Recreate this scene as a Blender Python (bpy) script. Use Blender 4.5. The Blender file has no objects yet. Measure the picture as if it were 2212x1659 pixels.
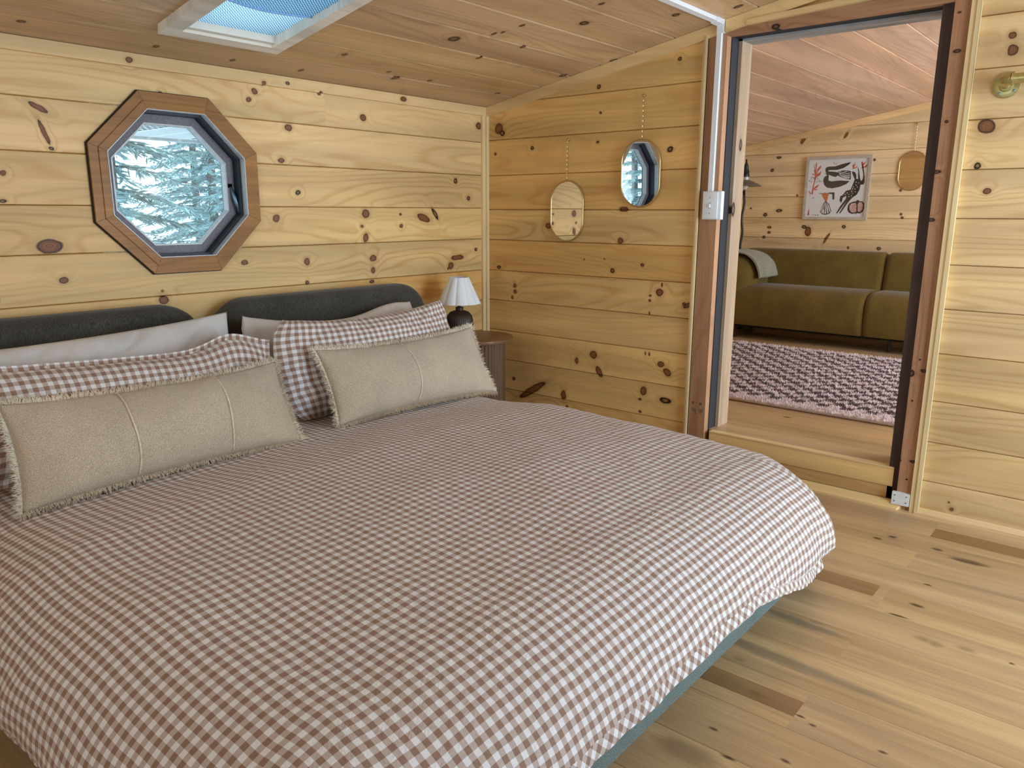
import bpy, bmesh, math, random
from mathutils import Vector, Matrix, noise as mnoise
random.seed(7)
PI = math.pi
SC = bpy.context.scene
COL = SC.collection

# ------------------------------------------------------------------ camera
cam_d = bpy.data.cameras.new('camera')
cam = bpy.data.objects.new('camera', cam_d); COL.objects.link(cam)
cam_d.sensor_fit = 'HORIZONTAL'; cam_d.sensor_width = 36.0
cam_d.lens = 36.0 * 1658.6 / 2212.0
cam_d.clip_start = 0.02
def cam_axes(yaw, pitch, roll):
    cy, sy, cp, sp, cr, sr = math.cos(yaw), math.sin(yaw), math.cos(pitch), math.sin(pitch), math.cos(roll), math.sin(roll)
    fw = Vector((cy*cp, sy*cp, -sp)); rt = Vector((sy, -cy, 0)); up = rt.cross(fw)
    return cr*rt + sr*up, -sr*rt + cr*up, fw
r_, u_, f_ = cam_axes(math.radians(40.0572), math.radians(12.6951), math.radians(0.1849))
M = Matrix((r_, u_, -f_)).transposed().to_4x4()
M.translation = (-3.347, -3.008, 1.2)
cam.matrix_world = M
SC.camera = cam

# ------------------------------------------------------------------ world, lights, exposure
wd = bpy.data.worlds.new('overcast_sky'); SC.world = wd; wd.use_nodes = True
bg = wd.node_tree.nodes['Background']
bg.inputs[0].default_value = (0.66, 0.86, 1.0, 1); bg.inputs[1].default_value = 3.3
SC.view_settings.view_transform = 'Standard'; SC.view_settings.look = 'None'
SC.view_settings.gamma = 1.0; SC.view_settings.exposure = -0.38
SC.view_settings.use_curve_mapping = False
def area(name, loc, direction, sx, sy, power, color, spread=PI):
    d = bpy.data.lights.new(name, 'AREA'); d.shape = 'RECTANGLE'; d.size = sx; d.size_y = sy
    d.energy = power; d.color = color; d.spread = spread
    o = bpy.data.objects.new(name, d); COL.objects.link(o); o.location = loc
    o.rotation_euler = Vector(direction).to_track_quat('-Z', 'Z').to_euler()
    return o
# daylight entering by the windows of the walls behind the photographer
area('daylight_front_window', (-.86, -4.40, 1.08), (0, 1, -0.05), 1.45, 1.85, 98, (0.54, 0.76, 1.0))
area('daylight_left_window', (-4.40, -2.0, 1.35), (1, .35, 0.75), 1.5, 0.9, 15, (0.74, 0.88, 1.0), math.radians(130))
area('daylight_lounge_window', (1.7, -4.40, 1.45), (0, 1, -0.1), 1.8, 1.4, 118, (0.78, 0.89, 1.0))

KA_R = [(-2.298,1.074,0.0481,0.0274,0),(-2.266,0.954,0.0169,0.0132,0),(-1.911,0.852,0.0224,0.0183,0),(-1.961,1.732,0.0137,0.0113,0),(-1.444,1.684,0.0154,0.0129,0),(-1.475,1.648,0.013,0.011,0),(-1.407,1.72,0.0112,0.0093,0),(-1.29,1.551,0.0214,0.0155,0),(-1.335,1.411,0.0187,0.0117,0),(-1.378,1.165,0.0187,0.0179,0),(-0.874,1.63,0.0197,0.0168,0),(-0.628,1.737,0.0216,0.0131,0),(-0.063,1.658,0.0267,0.0195,0),(-0.879,1.184,0.0259,0.022,0),(-0.885,1.069,0.0173,0.0245,0.5),(-0.905,1.125,0.0114,0.0088,0),(-0.651,1.124,0.0126,0.0116,0),(-0.495,1.163,0.0503,0.0214,0.3),(-1.232,0.971,0.0176,0.0168,0),(-0.843,0.969,0.0237,0.0182,0),(-0.846,0.91,0.0148,0.016,0),(-1.546,0.982,0.0175,0.0117,0),(-0.244,0.948,0.0558,0.0152,0),(-0.296,0.905,0.0218,0.0228,0.5),(-2.412,1.319,0.0109,0.0106,0),(-2.279,1.539,0.0351,0.0107,0.5),(-2.27,1.46,0.0088,0.0463,-0.35)]
KA_D = [(-2.252,1.406,0.0104,0.0078,0),(-1.85,1.632,0.0127,0.0084,0),(-1.12,1.711,0.0101,0.0079,0),(-1.259,1.277,0.0146,0.0121,0),(-0.251,1.358,0.0144,0.0146,0),(-0.15,1.269,0.015,0.0125,0),(-2.424,1.229,0.0137,0.0061,0),(-0.41,1.184,0.0414,0.012,0.9),(-1.236,0.876,0.0126,0.0085,0),(-0.092,0.986,0.0117,0.0104,0),(-0.857,0.856,0.0178,0.0092,0),(-0.655,1.182,0.0094,0.0069,0),(-1.913,0.887,0.0055,0.0055,0),(-0.318,0.891,0.0072,0.0101,0),(-1.293,1.733,0.0117,0.0076,0),(-1.157,1.778,0.0074,0.0039,0)]
KB_R = [(0.094,1.642,0.0304,0.0317,0),(0.916,1.21,0.0294,0.0135,0),(0.447,1.123,0.0218,0.0171,0),(0.212,0.788,0.0137,0.0131,0),(0.215,0.755,0.0137,0.0131,0),(0.195,0.722,0.0103,0.0105,0),(1.136,0.813,0.0229,0.0203,0),(0.758,0.458,0.0236,0.0224,0),(0.651,0.412,0.0123,0.0178,0),(0.796,0.37,0.0176,0.035,-0.6),(1.162,0.458,0.0207,0.0164,0),(1.198,0.421,0.0257,0.0187,0.5),(0.346,0.203,0.1209,0.0217,-0.55),(1.069,0.307,0.0217,0.0265,0.3),(0.566,0.208,0.0192,0.0289,0),(1.292,0.762,0.029,0.0133,-0.4),(2.441,1.505,0.0322,0.0277,0.3),(2.47,1.277,0.0147,0.0117,0),(2.483,1.809,0.0127,0.0124,0.4),(2.491,1.758,0.0184,0.0202,0),(2.495,0.04,0.0099,0.0077,0),(0.901,1.056,0.019,0.016,0)]
KB_D = [(0.118,1.617,0.0202,0.017,0),(0.748,1.798,0.0137,0.0108,0),(0.761,1.676,0.0083,0.0066,0),(0.331,1.529,0.0127,0.0119,0),(1.158,1.484,0.017,0.0146,0),(0.067,1.509,0.0103,0.0074,0),(0.749,1.538,0.0083,0.0067,0),(0.094,0.886,0.0176,0.0105,0),(0.86,0.904,0.0139,0.014,0),(1.034,0.941,0.0105,0.0091,0),(1.083,0.795,0.0078,0.0068,0),(1.084,0.77,0.0078,0.0069,0),(1.147,0.852,0.0051,0.0112,0),(1.272,0.767,0.0098,0.0089,0),(1.195,0.278,0.0363,0.0166,0),(1.05,0.26,0.011,0.0073,0),(0.592,0.144,0.0096,0.0079,0),(1.055,0.197,0.0082,0.0073,0),(1.186,1.878,0.0094,0.0099,0),(2.428,1.368,0.0119,0.0133,0),(2.484,0.065,0.005,0.0039,0),(0.81,0.961,0.0056,0.0047,0),(0.684,0.953,0.0059,0.0048,0),(1.085,0.708,0.0052,0.0092,0),(0.208,0.249,0.0106,0.011,0),(1.092,0.501,0.0053,0.0094,0),(1.071,0.501,0.0053,0.0094,0)]
KC_D = [(-0.949,0.68,0.0297,0.027,0),(-0.676,0.567,0.011,0.0192,0),(-0.84,0.798,0.0101,0.0162,0),(-0.818,0.827,0.0081,0.0107,0),(-1.236,0.338,0.0114,0.0166,0),(-0.837,0.198,0.0199,0.0278,0),(-1.902,0.108,0.0123,0.0141,0),(-1.593,0.095,0.0104,0.0161,0),(-0.159,0.223,0.0162,0.0178,0),(-0.584,1.062,0.0253,0.0219,0),(-1.284,0.105,0.0116,0.0181,0),(-0.924,0.25,0.0128,0.0131,0),(-0.294,1.318,0.02,0.0172,0),(-0.123,1.51,0.016,0.0235,0),(-2.344,0.131,0.0154,0.0116,0),(-0.658,0.234,0.0139,0.0147,0),(-0.601,0.756,0.011,0.0184,0),(-0.026,0.844,0.0156,0.023,0),(-0.068,0.579,0.0212,0.0247,0),(-0.804,0.916,0.01,0.0156,0),(-0.694,1.219,0.0119,0.0145,0)]
KX_D = [(0.334,1.658,0.0284,0.0154,0),(0.281,1.552,0.0206,0.0195,0),(0.37,1.211,0.0409,0.0197,0),(0.248,1.175,0.0251,0.024,0),(0.112,1.23,0.0129,0.0121,0),(0.294,1.023,0.0209,0.0161,0),(0.294,1.067,0.025,0.016,0),(0.927,1.081,0.0222,0.0189,0),(0.977,0.912,0.0147,0.0152,0),(1.215,0.912,0.0246,0.0185,0),(1.353,1.184,0.0135,0.0144,0),(1.365,1.159,0.0135,0.0144,0),(1.33,1.369,0.0135,0.0143,0),(1.113,1.609,0.014,0.0144,0),(0.599,1.076,0.0315,0.0234,0),(0.517,1.339,0.0119,0.0116,0),(0.251,0.982,0.0211,0.0162,0)]
KX_R = [(0.876,1.81,0.0146,0.0363,0.5),(0.529,1.789,0.0234,0.0452,0.5),(0.793,0.983,0.0152,0.0693,0.5),(0.634,1.038,0.0391,0.0546,0)]
KF_D = [(2.568,-0.854,0.0117,0.0107,0),(2.622,-0.395,0.0301,0.0156,0),(2.561,-0.679,0.0068,0.008,0),(2.345,-1.813,0.0057,0.0044,0),(2.415,-1.882,0.0092,0.0057,0),(2.52,-1.644,0.0049,0.0033,0),(2.675,-1.638,0.007,0.005,0),(2.519,-1.808,0.0061,0.0046,0),(2.846,-1.033,0.0023,0.0038,0),(2.488,-1.629,0.0083,0.0062,0),(2.327,-0.394,0.0105,0.0139,0),(2.368,-0.343,0.0088,0.0141,0),(2.523,-0.355,0.0102,0.0134,0),(2.627,-0.396,0.0328,0.0211,0),(1.864,-1.033,0.0082,0.0113,0),(2.54,-0.959,0.0156,0.0067,0)]
KF_S = [(2.631,-1.053,0.0246,0.0182,0),(2.663,-1.058,0.0194,0.0199,0),(2.735,-1.032,0.024,0.0158,0),(2.364,-1.161,0.0179,0.0125,0),(2.271,-1.493,0.0168,0.0136,0),(2.366,-1.616,0.0174,0.0162,0),(2.332,-1.924,0.066,0.0452,0)]
post = [(1.35,2.301,0.0079,0.0137,0),(1.172,2.299,0.008,0.014,0),(1.53,2.311,0.0062,0.0083,0),(1.534,2.276,0.0095,0.0101,0),(1.773,2.318,0.0076,0.0145,0),(1.904,2.311,0.0046,0.0064,0),(0.57,2.294,0.0152,0.0132,0),(0.587,2.337,0.0066,0.0131,0),(0.204,2.289,0.0071,0.0079,0),(0.21,2.338,0.0069,0.0117,0)]
ART={'K':[[(0.324,0.872),(0.449,0.874),(0.558,0.909),(0.705,0.939),(0.671,0.894),(0.588,0.841),(0.489,0.813),(0.388,0.812),(0.336,0.811),(0.335,0.793),(0.459,0.778),(0.506,0.765),(0.508,0.72),(0.468,0.692),(0.398,0.71),(0.35,0.736),(0.349,0.634),(0.407,0.618),(0.542,0.631),(0.707,0.616),(0.661,0.569),(0.554,0.521),(0.42,0.497),(0.338,0.51),(0.287,0.555),(0.259,0.636),(0.274,0.693),(0.322,0.731),(0.303,0.743),(0.256,0.759),(0.302,0.754),(0.283,0.806),(0.286,0.851)],[(0.739,0.78),(0.779,0.768),(0.805,0.734),(0.813,0.689),(0.814,0.65),(0.847,0.649),(0.837,0.711),(0.839,0.766),(0.815,0.866),(0.843,0.81),(0.865,0.71),(0.88,0.643),(0.9,0.614),(0.919,0.641),(0.925,0.708),(0.899,0.819),(0.884,0.908),(0.899,0.897),(0.922,0.808),(0.949,0.685),(0.956,0.585),(0.935,0.552),(0.894,0.553),(0.884,0.463),(0.849,0.385),(0.777,0.33),(0.708,0.239),(0.602,0.061),(0.585,0.065),(0.664,0.228),(0.703,0.285),(0.653,0.223),(0.551,0.062),(0.533,0.065),(0.589,0.183),(0.677,0.319),(0.678,0.365),(0.619,0.332),(0.614,0.275),(0.595,0.238),(0.57,0.281),(0.577,0.355),(0.587,0.366),(0.614,0.377),(0.663,0.451),(0.739,0.472),(0.772,0.578),(0.792,0.645),(0.755,0.713),(0.737,0.758)],[(0.203,0.416),(0.296,0.415),(0.3,0.428),(0.313,0.417),(0.382,0.418),(0.381,0.427),(0.473,0.428),(0.481,0.305),(0.449,0.305),(0.439,0.396),(0.384,0.402),(0.209,0.407)],[(0.327,0.272),(0.351,0.272),(0.402,0.219),(0.446,0.103),(0.419,0.056),(0.351,0.036),(0.292,0.047),(0.25,0.092),(0.27,0.15),(0.297,0.232)],[(0.742,0.239),(0.806,0.267),(0.855,0.272),(0.851,0.295),(0.865,0.283),(0.871,0.302),(0.882,0.283),(0.895,0.296),(0.897,0.271),(0.95,0.271),(0.984,0.237),(0.993,0.157),(0.976,0.089),(0.929,0.064),(0.873,0.067),(0.869,0.044),(0.856,0.064),(0.795,0.055),(0.742,0.078),(0.718,0.124),(0.719,0.193)],[(0.499,0.777),(0.57,0.799),(0.659,0.798),(0.716,0.781),(0.726,0.641),(0.653,0.651),(0.535,0.697),(0.502,0.72)],[(0.016,0.619),(0.026,0.633),(0.018,0.644),(0.012,0.633)],[(0.055,0.606),(0.062,0.62),(0.054,0.632),(0.048,0.618)],[(0.155,0.602),(0.162,0.615),(0.154,0.627),(0.148,0.616)],[(0.201,0.609),(0.208,0.622),(0.2,0.634),(0.194,0.62)],[(0.224,0.608),(0.231,0.619),(0.223,0.629),(0.216,0.619)],[(0.112,0.321),(0.118,0.336),(0.11,0.348),(0.101,0.334)],[(0.122,0.039),(0.145,0.039),(0.146,0.03),(0.122,0.03)],[(0.164,0.033),(0.192,0.04),(0.195,0.027),(0.167,0.021)],[(0.208,0.039),(0.229,0.042),(0.231,0.024),(0.212,0.026)]],'W':[[(0.511,0.765),(0.56,0.786),(0.555,0.777),(0.516,0.756)],[(0.519,0.748),(0.638,0.786),(0.672,0.782),(0.531,0.74)],[(0.523,0.733),(0.702,0.759),(0.703,0.748),(0.528,0.728)],[(0.529,0.719),(0.709,0.725),(0.711,0.709),(0.545,0.713)],[(0.546,0.708),(0.709,0.692),(0.708,0.675),(0.57,0.693)],[(0.582,0.686),(0.701,0.667),(0.702,0.656),(0.64,0.662)],[(0.329,0.254),(0.338,0.254),(0.329,0.138),(0.29,0.062),(0.274,0.08),(0.305,0.15)],[(0.343,0.254),(0.361,0.15),(0.361,0.056),(0.338,0.054),(0.342,0.15)],[(0.355,0.254),(0.386,0.149),(0.406,0.068),(0.384,0.058),(0.369,0.15)],[(0.362,0.254),(0.406,0.184),(0.433,0.103),(0.422,0.079),(0.398,0.149)],[(0.316,0.243),(0.293,0.15),(0.266,0.092),(0.26,0.103),(0.29,0.185)],[(0.328,0.243),(0.328,0.15),(0.326,0.056),(0.303,0.054),(0.313,0.127)],[(0.808,0.6),(0.815,0.611),(0.826,0.594),(0.819,0.579)],[(0.854,0.585),(0.861,0.596),(0.869,0.581),(0.861,0.572)],[(0.813,0.549),(0.82,0.559),(0.83,0.545),(0.822,0.534)],[(0.773,0.52),(0.779,0.53),(0.79,0.514),(0.782,0.504)],[(0.837,0.514),(0.844,0.525),(0.853,0.511),(0.846,0.502)],[(0.804,0.484),(0.811,0.495),(0.822,0.478),(0.814,0.468)],[(0.753,0.443),(0.76,0.457),(0.77,0.441),(0.763,0.426)],[(0.81,0.433),(0.817,0.445),(0.828,0.431),(0.82,0.422)],[(0.68,0.416),(0.685,0.43),(0.697,0.416),(0.691,0.401)],[(0.649,0.388),(0.657,0.4),(0.666,0.386),(0.657,0.377)],[(0.714,0.393),(0.721,0.402),(0.729,0.39),(0.722,0.383)],[(0.713,0.351),(0.719,0.364),(0.73,0.351),(0.722,0.339)],[(0.753,0.364),(0.761,0.375),(0.77,0.361),(0.762,0.352)],[(0.766,0.483),(0.772,0.496),(0.782,0.482),(0.772,0.471)],[(0.774,0.403),(0.78,0.413),(0.789,0.402),(0.782,0.393)],[(0.577,0.258),(0.585,0.275),(0.596,0.257),(0.588,0.246)]],'P':[[(0.747,0.193),(0.776,0.233),(0.842,0.247),(0.86,0.209),(0.869,0.101),(0.843,0.078),(0.793,0.081),(0.754,0.124)],[(0.879,0.209),(0.896,0.254),(0.941,0.254),(0.965,0.214),(0.965,0.135),(0.937,0.089),(0.892,0.095)]],'R':[[(0.118,0.959),(0.129,0.925),(0.127,0.868),(0.131,0.754),(0.131,0.674),(0.108,0.547),(0.099,0.397),(0.075,0.397),(0.087,0.525),(0.108,0.663),(0.11,0.731),(0.088,0.812),(0.096,0.846),(0.071,0.925),(0.095,0.88),(0.116,0.811),(0.107,0.914)],[(0.131,0.731),(0.144,0.833),(0.175,0.878),(0.211,0.897),(0.2,0.854),(0.159,0.799),(0.138,0.719)],[(0.121,0.708),(0.152,0.753),(0.217,0.797),(0.201,0.729),(0.157,0.707)],[(0.117,0.726),(0.078,0.738),(0.041,0.756),(0.088,0.755)],[(0.101,0.496),(0.138,0.535),(0.199,0.574),(0.175,0.523),(0.109,0.478)],[(0.098,0.467),(0.143,0.491),(0.19,0.488),(0.145,0.468)],[(0.058,0.398),(0.031,0.433),(0.015,0.468),(0.044,0.444),(0.068,0.409)],[(0.058,0.14),(0.069,0.027),(0.031,0.027),(0.044,0.104)],[(0.409,0.959),(0.433,0.919),(0.461,0.918),(0.48,0.94),(0.466,0.907),(0.434,0.911),(0.409,0.937)],[(0.718,0.82),(0.744,0.836),(0.728,0.881),(0.754,0.896),(0.776,0.945),(0.766,0.885),(0.804,0.906),(0.762,0.868),(0.777,0.835),(0.81,0.883),(0.799,0.834),(0.762,0.824)],[(0.866,0.821),(0.891,0.842),(0.871,0.925),(0.891,0.941),(0.911,0.907),(0.944,0.95),(0.929,0.895),(0.905,0.863),(0.928,0.852),(0.957,0.883),(0.983,0.894),(0.962,0.845),(0.909,0.83)],[(0.044,0.363),(0.059,0.38),(0.051,0.392)]],'O':[[(0.246,0.412),(0.382,0.413),(0.356,0.272),(0.327,0.272)]]}

# ------------------------------------------------------------------ node helpers
class NT:
    def __init__(s, name):
        s.m = bpy.data.materials.new(name); s.m.use_nodes = True
        s.t = s.m.node_tree; s.n = s.t.nodes; s.b = s.n['Principled BSDF']
    def L(s, a, b): s.t.links.new(a, b)
    def put(s, sock, v):
        if isinstance(v, bpy.types.NodeSocket): s.L(v, sock)
        elif v is not None: sock.default_value = v
    def math(s, op, a, b=None, c=None, clamp=False):
        x = s.n.new('ShaderNodeMath'); x.operation = op; x.use_clamp = clamp
        s.put(x.inputs[0], a)
        if b is not None: s.put(x.inputs[1], b)
        if c is not None: s.put(x.inputs[2], c)
        return x.outputs[0]
    def vec(s, op, a, b=None):
        x = s.n.new('ShaderNodeVectorMath'); x.operation = op
        s.put(x.inputs[0], a)
        if b is not None: s.put(x.inputs[1], b)
        return x.outputs['Value'] if op in ('LENGTH', 'DISTANCE', 'DOT_PRODUCT') else x.outputs[0]
    def comb(s, x, y, z=0.0):
        c = s.n.new('ShaderNodeCombineXYZ')
        for i, v in enumerate((x, y, z)): s.put(c.inputs[i], v)
        return c.outputs[0]
    def sep(s, v):
        c = s.n.new('ShaderNodeSeparateXYZ'); s.L(v, c.inputs[0]); return c.outputs
    def noise(s, v, scale, detail=2.0, rough=0.5, color=False, dims='3D'):
        x = s.n.new('ShaderNodeTexNoise'); x.noise_dimensions = dims
        if v is not None: s.L(v, x.inputs['Vector'])
        x.inputs['Scale'].default_value = scale; x.inputs['Detail'].default_value = detail; x.inputs['Roughness'].default_value = rough
        return x.outputs['Color' if color else 'Fac']
    def ramp(s, f, stops, interp='LINEAR'):
        x = s.n.new('ShaderNodeValToRGB'); x.color_ramp.interpolation = interp
        e = x.color_ramp.elements
        while len(e) < len(stops): e.new(0.5)
        for i, (p, c) in enumerate(stops):
            e[i].position = p; e[i].color = (*c, 1) if len(c) == 3 else c
        s.L(f, x.inputs[0]); return x.outputs[0]
    def mix(s, f, a, b, mode='MIX'):
        x = s.n.new('ShaderNodeMix'); x.data_type = 'RGBA'; x.blend_type = mode
        s.put(x.inputs[0], f)
        for i, v in ((6, a), (7, b)):
            s.put(x.inputs[i], (*v, 1) if isinstance(v, tuple) and len(v) == 3 else v)
        return x.outputs[2]
    def map(s, f, a, b, c=0.0, d=1.0, smooth=False):
        x = s.n.new('ShaderNodeMapRange'); x.clamp = True
        if smooth: x.interpolation_type = 'SMOOTHSTEP'
        s.L(f, x.inputs[0])
        for i, v in zip((1, 2, 3, 4), (a, b, c, d)): x.inputs[i].default_value = v
        return x.outputs[0]
    def bump(s, h, strength=0.2, dist=0.005, normal=None):
        x = s.n.new('ShaderNodeBump'); x.inputs['Strength'].default_value = strength; x.inputs['Distance'].default_value = dist
        s.L(h, x.inputs['Height'])
        if normal is not None: s.L(normal, x.inputs['Normal'])
        return x.outputs[0]
    def pos(s):
        return s.n.new('ShaderNodeNewGeometry').outputs['Position']
    def objinfo(s): return s.n.new('ShaderNodeObjectInfo').outputs
    def out(s, color=None, rough=None, normal=None, metallic=None, spec=None):
        s.put(s.b.inputs['Base Color'], (*color, 1) if isinstance(color, tuple) and len(color) == 3 else color)
        s.put(s.b.inputs['Roughness'], rough); s.put(s.b.inputs['Metallic'], metallic)
        s.put(s.b.inputs['Specular IOR Level'], spec)
        if normal is not None: s.L(normal, s.b.inputs['Normal'])
        return s.m

def knot_field(T, P, knots):
    d = None
    for (u, v, ru, rv, rot) in knots:
        mp = T.n.new('ShaderNodeMapping'); mp.vector_type = 'TEXTURE'
        mp.inputs['Location'].default_value = (u, v, 0); mp.inputs['Rotation'].default_value = (0, 0, -rot)
        mp.inputs['Scale'].default_value = (max(ru * .88, .004), max(rv * .88, .004), 1)
        T.L(P, mp.inputs['Vector'])
        l = T.vec('LENGTH', mp.outputs[0])
        d = l if d is None else T.math('MINIMUM', d, l)
    return d

def wood(name, u, v, light, dark, knots_r=(), knots_d=(), tint=True, rings=13.0, ringk=0.55, fine=0.25, rough=0.5,
         red=(.20, .074, .024), spots=False, streak=(), su=1, sv=1, coat=0.0, weather=None, bumpk=0.15, spec=0.35):
    """u, v: axis letters (along, across) of the grain in metres of the place"""
    T = NT(name)
    s = T.sep(T.pos()); ax = {'x': 0, 'y': 1, 'z': 2}
    U = s[ax[u]]; V = s[ax[v]]
    if su < 0: U = T.math('MULTIPLY', U, -1.0)
    if sv < 0: V = T.math('MULTIPLY', V, -1.0)
    P0 = T.comb(U, V, 0.0)
    oi = T.objinfo()
    rnd = T.math('MULTIPLY', oi['Random'], 41.0)
    wob = T.noise(P0, 28.0, 2.0, color=True)
    wob = T.vec('MULTIPLY', T.vec('SUBTRACT', wob, (.5, .5, .5)), (.012, .010, 0))
    Pk = T.vec('ADD', P0, wob)
    inf = None
    dr = knot_field(T, Pk, knots_r) if knots_r else None
    dd = knot_field(T, Pk, knots_d) if knots_d else None
    dm = dr if dd is None else (dd if dr is None else T.math('MINIMUM', dr, dd))
    # growth rings: level lines of a stretched noise give straight grain and cathedrals
    G1 = T.comb(T.math('MULTIPLY', U, 0.42), T.math('MULTIPLY', V, 3.0), rnd)
    f1 = T.noise(G1, 1.6, 1.5, 0.45)
    g = T.math('MULTIPLY', f1, rings)
    g = T.math('MULTIPLY_ADD', V, 16.0, g)
    G2 = T.comb(T.math('MULTIPLY', U, 5.0), T.math('MULTIPLY', V, 60.0), rnd)
    f2 = T.noise(G2, 1.0, 3.0, 0.6)
    g = T.math('MULTIPLY_ADD', f2, 0.35, g)
    if dm is not None:
        inf = T.map(dm, 1.0, 5.5, 1.0, 0.0, True)
        g = T.math('MULTIPLY_ADD', T.math('POWER', inf, 2.0), 1.0, g)
    w = T.math('SINE', T.math('MULTIPLY', g, 2 * PI))
    w = T.map(w, -0.2, 1.0, 0.0, 1.0)
    w = T.math('POWER', w, 1.7)
    # rings are stronger in some places than in others
    patch = T.map(T.noise(T.comb(T.math('MULTIPLY', U, 0.5), T.math('MULTIPLY', V, 4.0), rnd), 1.5, 1.0), .35, .68, .25, 1.0)
    w = T.math('MULTIPLY', w, patch)
    col = T.mix(T.math('MULTIPLY', w, ringk), light, dark)
    G3 = T.comb(T.math('MULTIPLY', U, 3.0), T.math('MULTIPLY', V, 130.0), rnd)
    f3 = T.map(T.noise(G3, 1.0, 4.0, 0.65), .34, .72)
    col = T.mix(T.math('MULTIPLY', f3, fine), col, dark)
    tone = T.map(T.noise(T.comb(T.math('MULTIPLY', U, 0.55), T.math('MULTIPLY', V, 7.0), rnd), 1.3, 2.0), .36, .68, .80, 1.12)
    hs = T.n.new('ShaderNodeHueSaturation'); T.L(tone, hs.inputs['Value']); T.L(col, hs.inputs['Color'])
    col = hs.outputs[0]
    if streak:
        for (stl, c, k) in streak:
            ds = knot_field(T, Pk, stl)
            ds = T.math('ADD', ds, T.math('MULTIPLY', T.math('SUBTRACT', f2, .5), .9))
            col = T.mix(T.map(ds, .35, 1.15, k, 0.0, True), col, c)
    if weather:
        wn = T.map(T.noise(T.comb(T.math('MULTIPLY', U, 1.5), T.math('MULTIPLY', V, 20.0), rnd), 1.2, 4.0, .7), .42, .62)
        col = T.mix(T.math('MULTIPLY', wn, weather[1]), col, weather[0])
    if dm is not None:
        halo = T.map(dm, 1.0, 2.2, .36, 0.0, True)
        col = T.mix(halo, col, tuple(c * .62 + d * .25 for c, d in zip(dark, red)))
    if dr is not None:
        rr = T.math('SINE', T.math('MULTIPLY', dr, 19.0))
        kc = T.mix(T.map(rr, -1, 1, 0, .55), red, tuple(min(1, c * 1.9) for c in red))
        kc = T.mix(T.map(dr, .60, .92), kc, (red[0] * .33, red[1] * .28, red[2] * .28))
        col = T.mix(T.map(dr, .95, 1.12, 1.0, 0.0), col, kc)
    if dd is not None:
        kc = T.mix(T.map(dd, .30, .66), (dark[0] * .55, dark[1] * .5, dark[2] * .5), (.018, .011, .008))
        col = T.mix(T.map(dd, .92, 1.15, 1.0, 0.0), col, kc)
    if spots:
        vo = T.n.new('ShaderNodeTexVoronoi'); vo.inputs['Scale'].default_value = 1.0
        T.L(T.comb(T.math('MULTIPLY', U, 1.7), T.math('MULTIPLY', V, 3.4), rnd), vo.inputs['Vector'])
        d = T.math('ADD', vo.outputs['Distance'], T.math('MULTIPLY', T.math('SUBTRACT', f2, .5), .02))
        col = T.mix(T.map(d, .030, .055, 1.0, 0.0), col, (red[0] * .6, red[1] * .5, red[2] * .5))
    if tint: col = T.mix(1.0, col, oi['Color'], 'MULTIPLY')
    n = T.bump(T.math('ADD', w, T.math('MULTIPLY', f3, 1.3)), bumpk, .0012)
    m = T.out(col, rough, n, spec=spec)
    if coat: T.b.inputs['Coat Weight'].default_value = coat; T.b.inputs['Coat Roughness'].default_value = .25
    return m

PINE_L, PINE_D = (.84, .56, .245), (.60, .30, .080)
def near(K, z0, z1, u0=-9, u1=9): return [k for k in K if z0 - .05 < k[1] < z1 + .05 and u0 < k[0] < u1]
_rowmats = {}
def mat_A(z0, z1):
    k = ('A', round(z0, 3))
    if k not in _rowmats: _rowmats[k] = wood('pine_headboard_wall', 'x', 'z', PINE_L, PINE_D, near(KA_R, z0, z1), near(KA_D, z0, z1))
    return _rowmats[k]
def mat_B(z0, z1, side):
    k = ('B', round(z0, 3), side); r = (-9, 1.33) if side == 0 else (1.33, 9)
    if k not in _rowmats: _rowmats[k] = wood('pine_side_wall', 'y', 'z', PINE_L, PINE_D, near(KB_R, z0, z1, *r), near(KB_D, z0, z1, *r), su=-1)
    return _rowmats[k]
M_B = M_A = wood('pine_plain_wall', 'x', 'z', PINE_L, PINE_D, spots=True)
M_X = wood('pine_lounge_wall', 'y', 'z', (.80, .63, .40), (.56, .37, .17), [(a, b, c * .75, d * .8, e) for a, b, c, d, e in KX_R], [(a, b, c * .75, d * .75, e) for a, b, c, d, e in KX_D], su=-1)
M_C = wood('pine_ceiling', 'x', 'y', (.69, .45, .24), (.41, .225, .095), (), KC_D, sv=-1, rough=.38, fine=.4)
M_CX = wood('pine_lounge_ceiling', 'x', 'y', (.82, .57, .42), (.56, .33, .21), (), (), spots=True, sv=-1, rough=.4, fine=.4)
STREAK = [([(2.35, -1.42, .50, .034, .03)], (.27, .19, .11), .85), ([(2.32, -1.19, .20, .030, .05)], (.22, .16, .10), .85),
          ([(2.33, -1.93, .10, .05, 0), (2.80, -.60, .55, .022, -.06), (2.75, -.32, .35, .02, -.05), (3.2, -1.12, .4, .03, -.02), (3.1, -.85, .5, .02, .03)], (.36, .235, .12), .75)]
M_F = wood('floor_plank_print', 'y', 'x', (.63, .405, .205), (.43, .245, .105), (), (), su=-1, rough=.36, rings=6.0, ringk=.3, fine=.5, weather=((.33, .19, .095), .36),
           streak=STREAK + [([(a, b, max(.012, c * 2.6), max(.007, d * 1.15), e) for a, b, c, d, e in KF_D], (.07, .038, .018), .95), ([(a, b, c * 1.6, d * 1.1, e) for a, b, c, d, e in KF_S], (.30, .19, .09), .7)], bumpk=.08)
M_FX = wood('lounge_floor_print', 'y', 'x', (.56, .38, .20), (.34, .20, .09), (), (), su=-1, rough=.36, rings=6.0, ringk=.25, fine=.42, spots=True, bumpk=.08)
M_TR = wood('pine_trim_wood', 'z', 'y', (.92, .70, .41), (.68, .45, .20), tint=True, ringk=.3, fine=.3)
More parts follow.
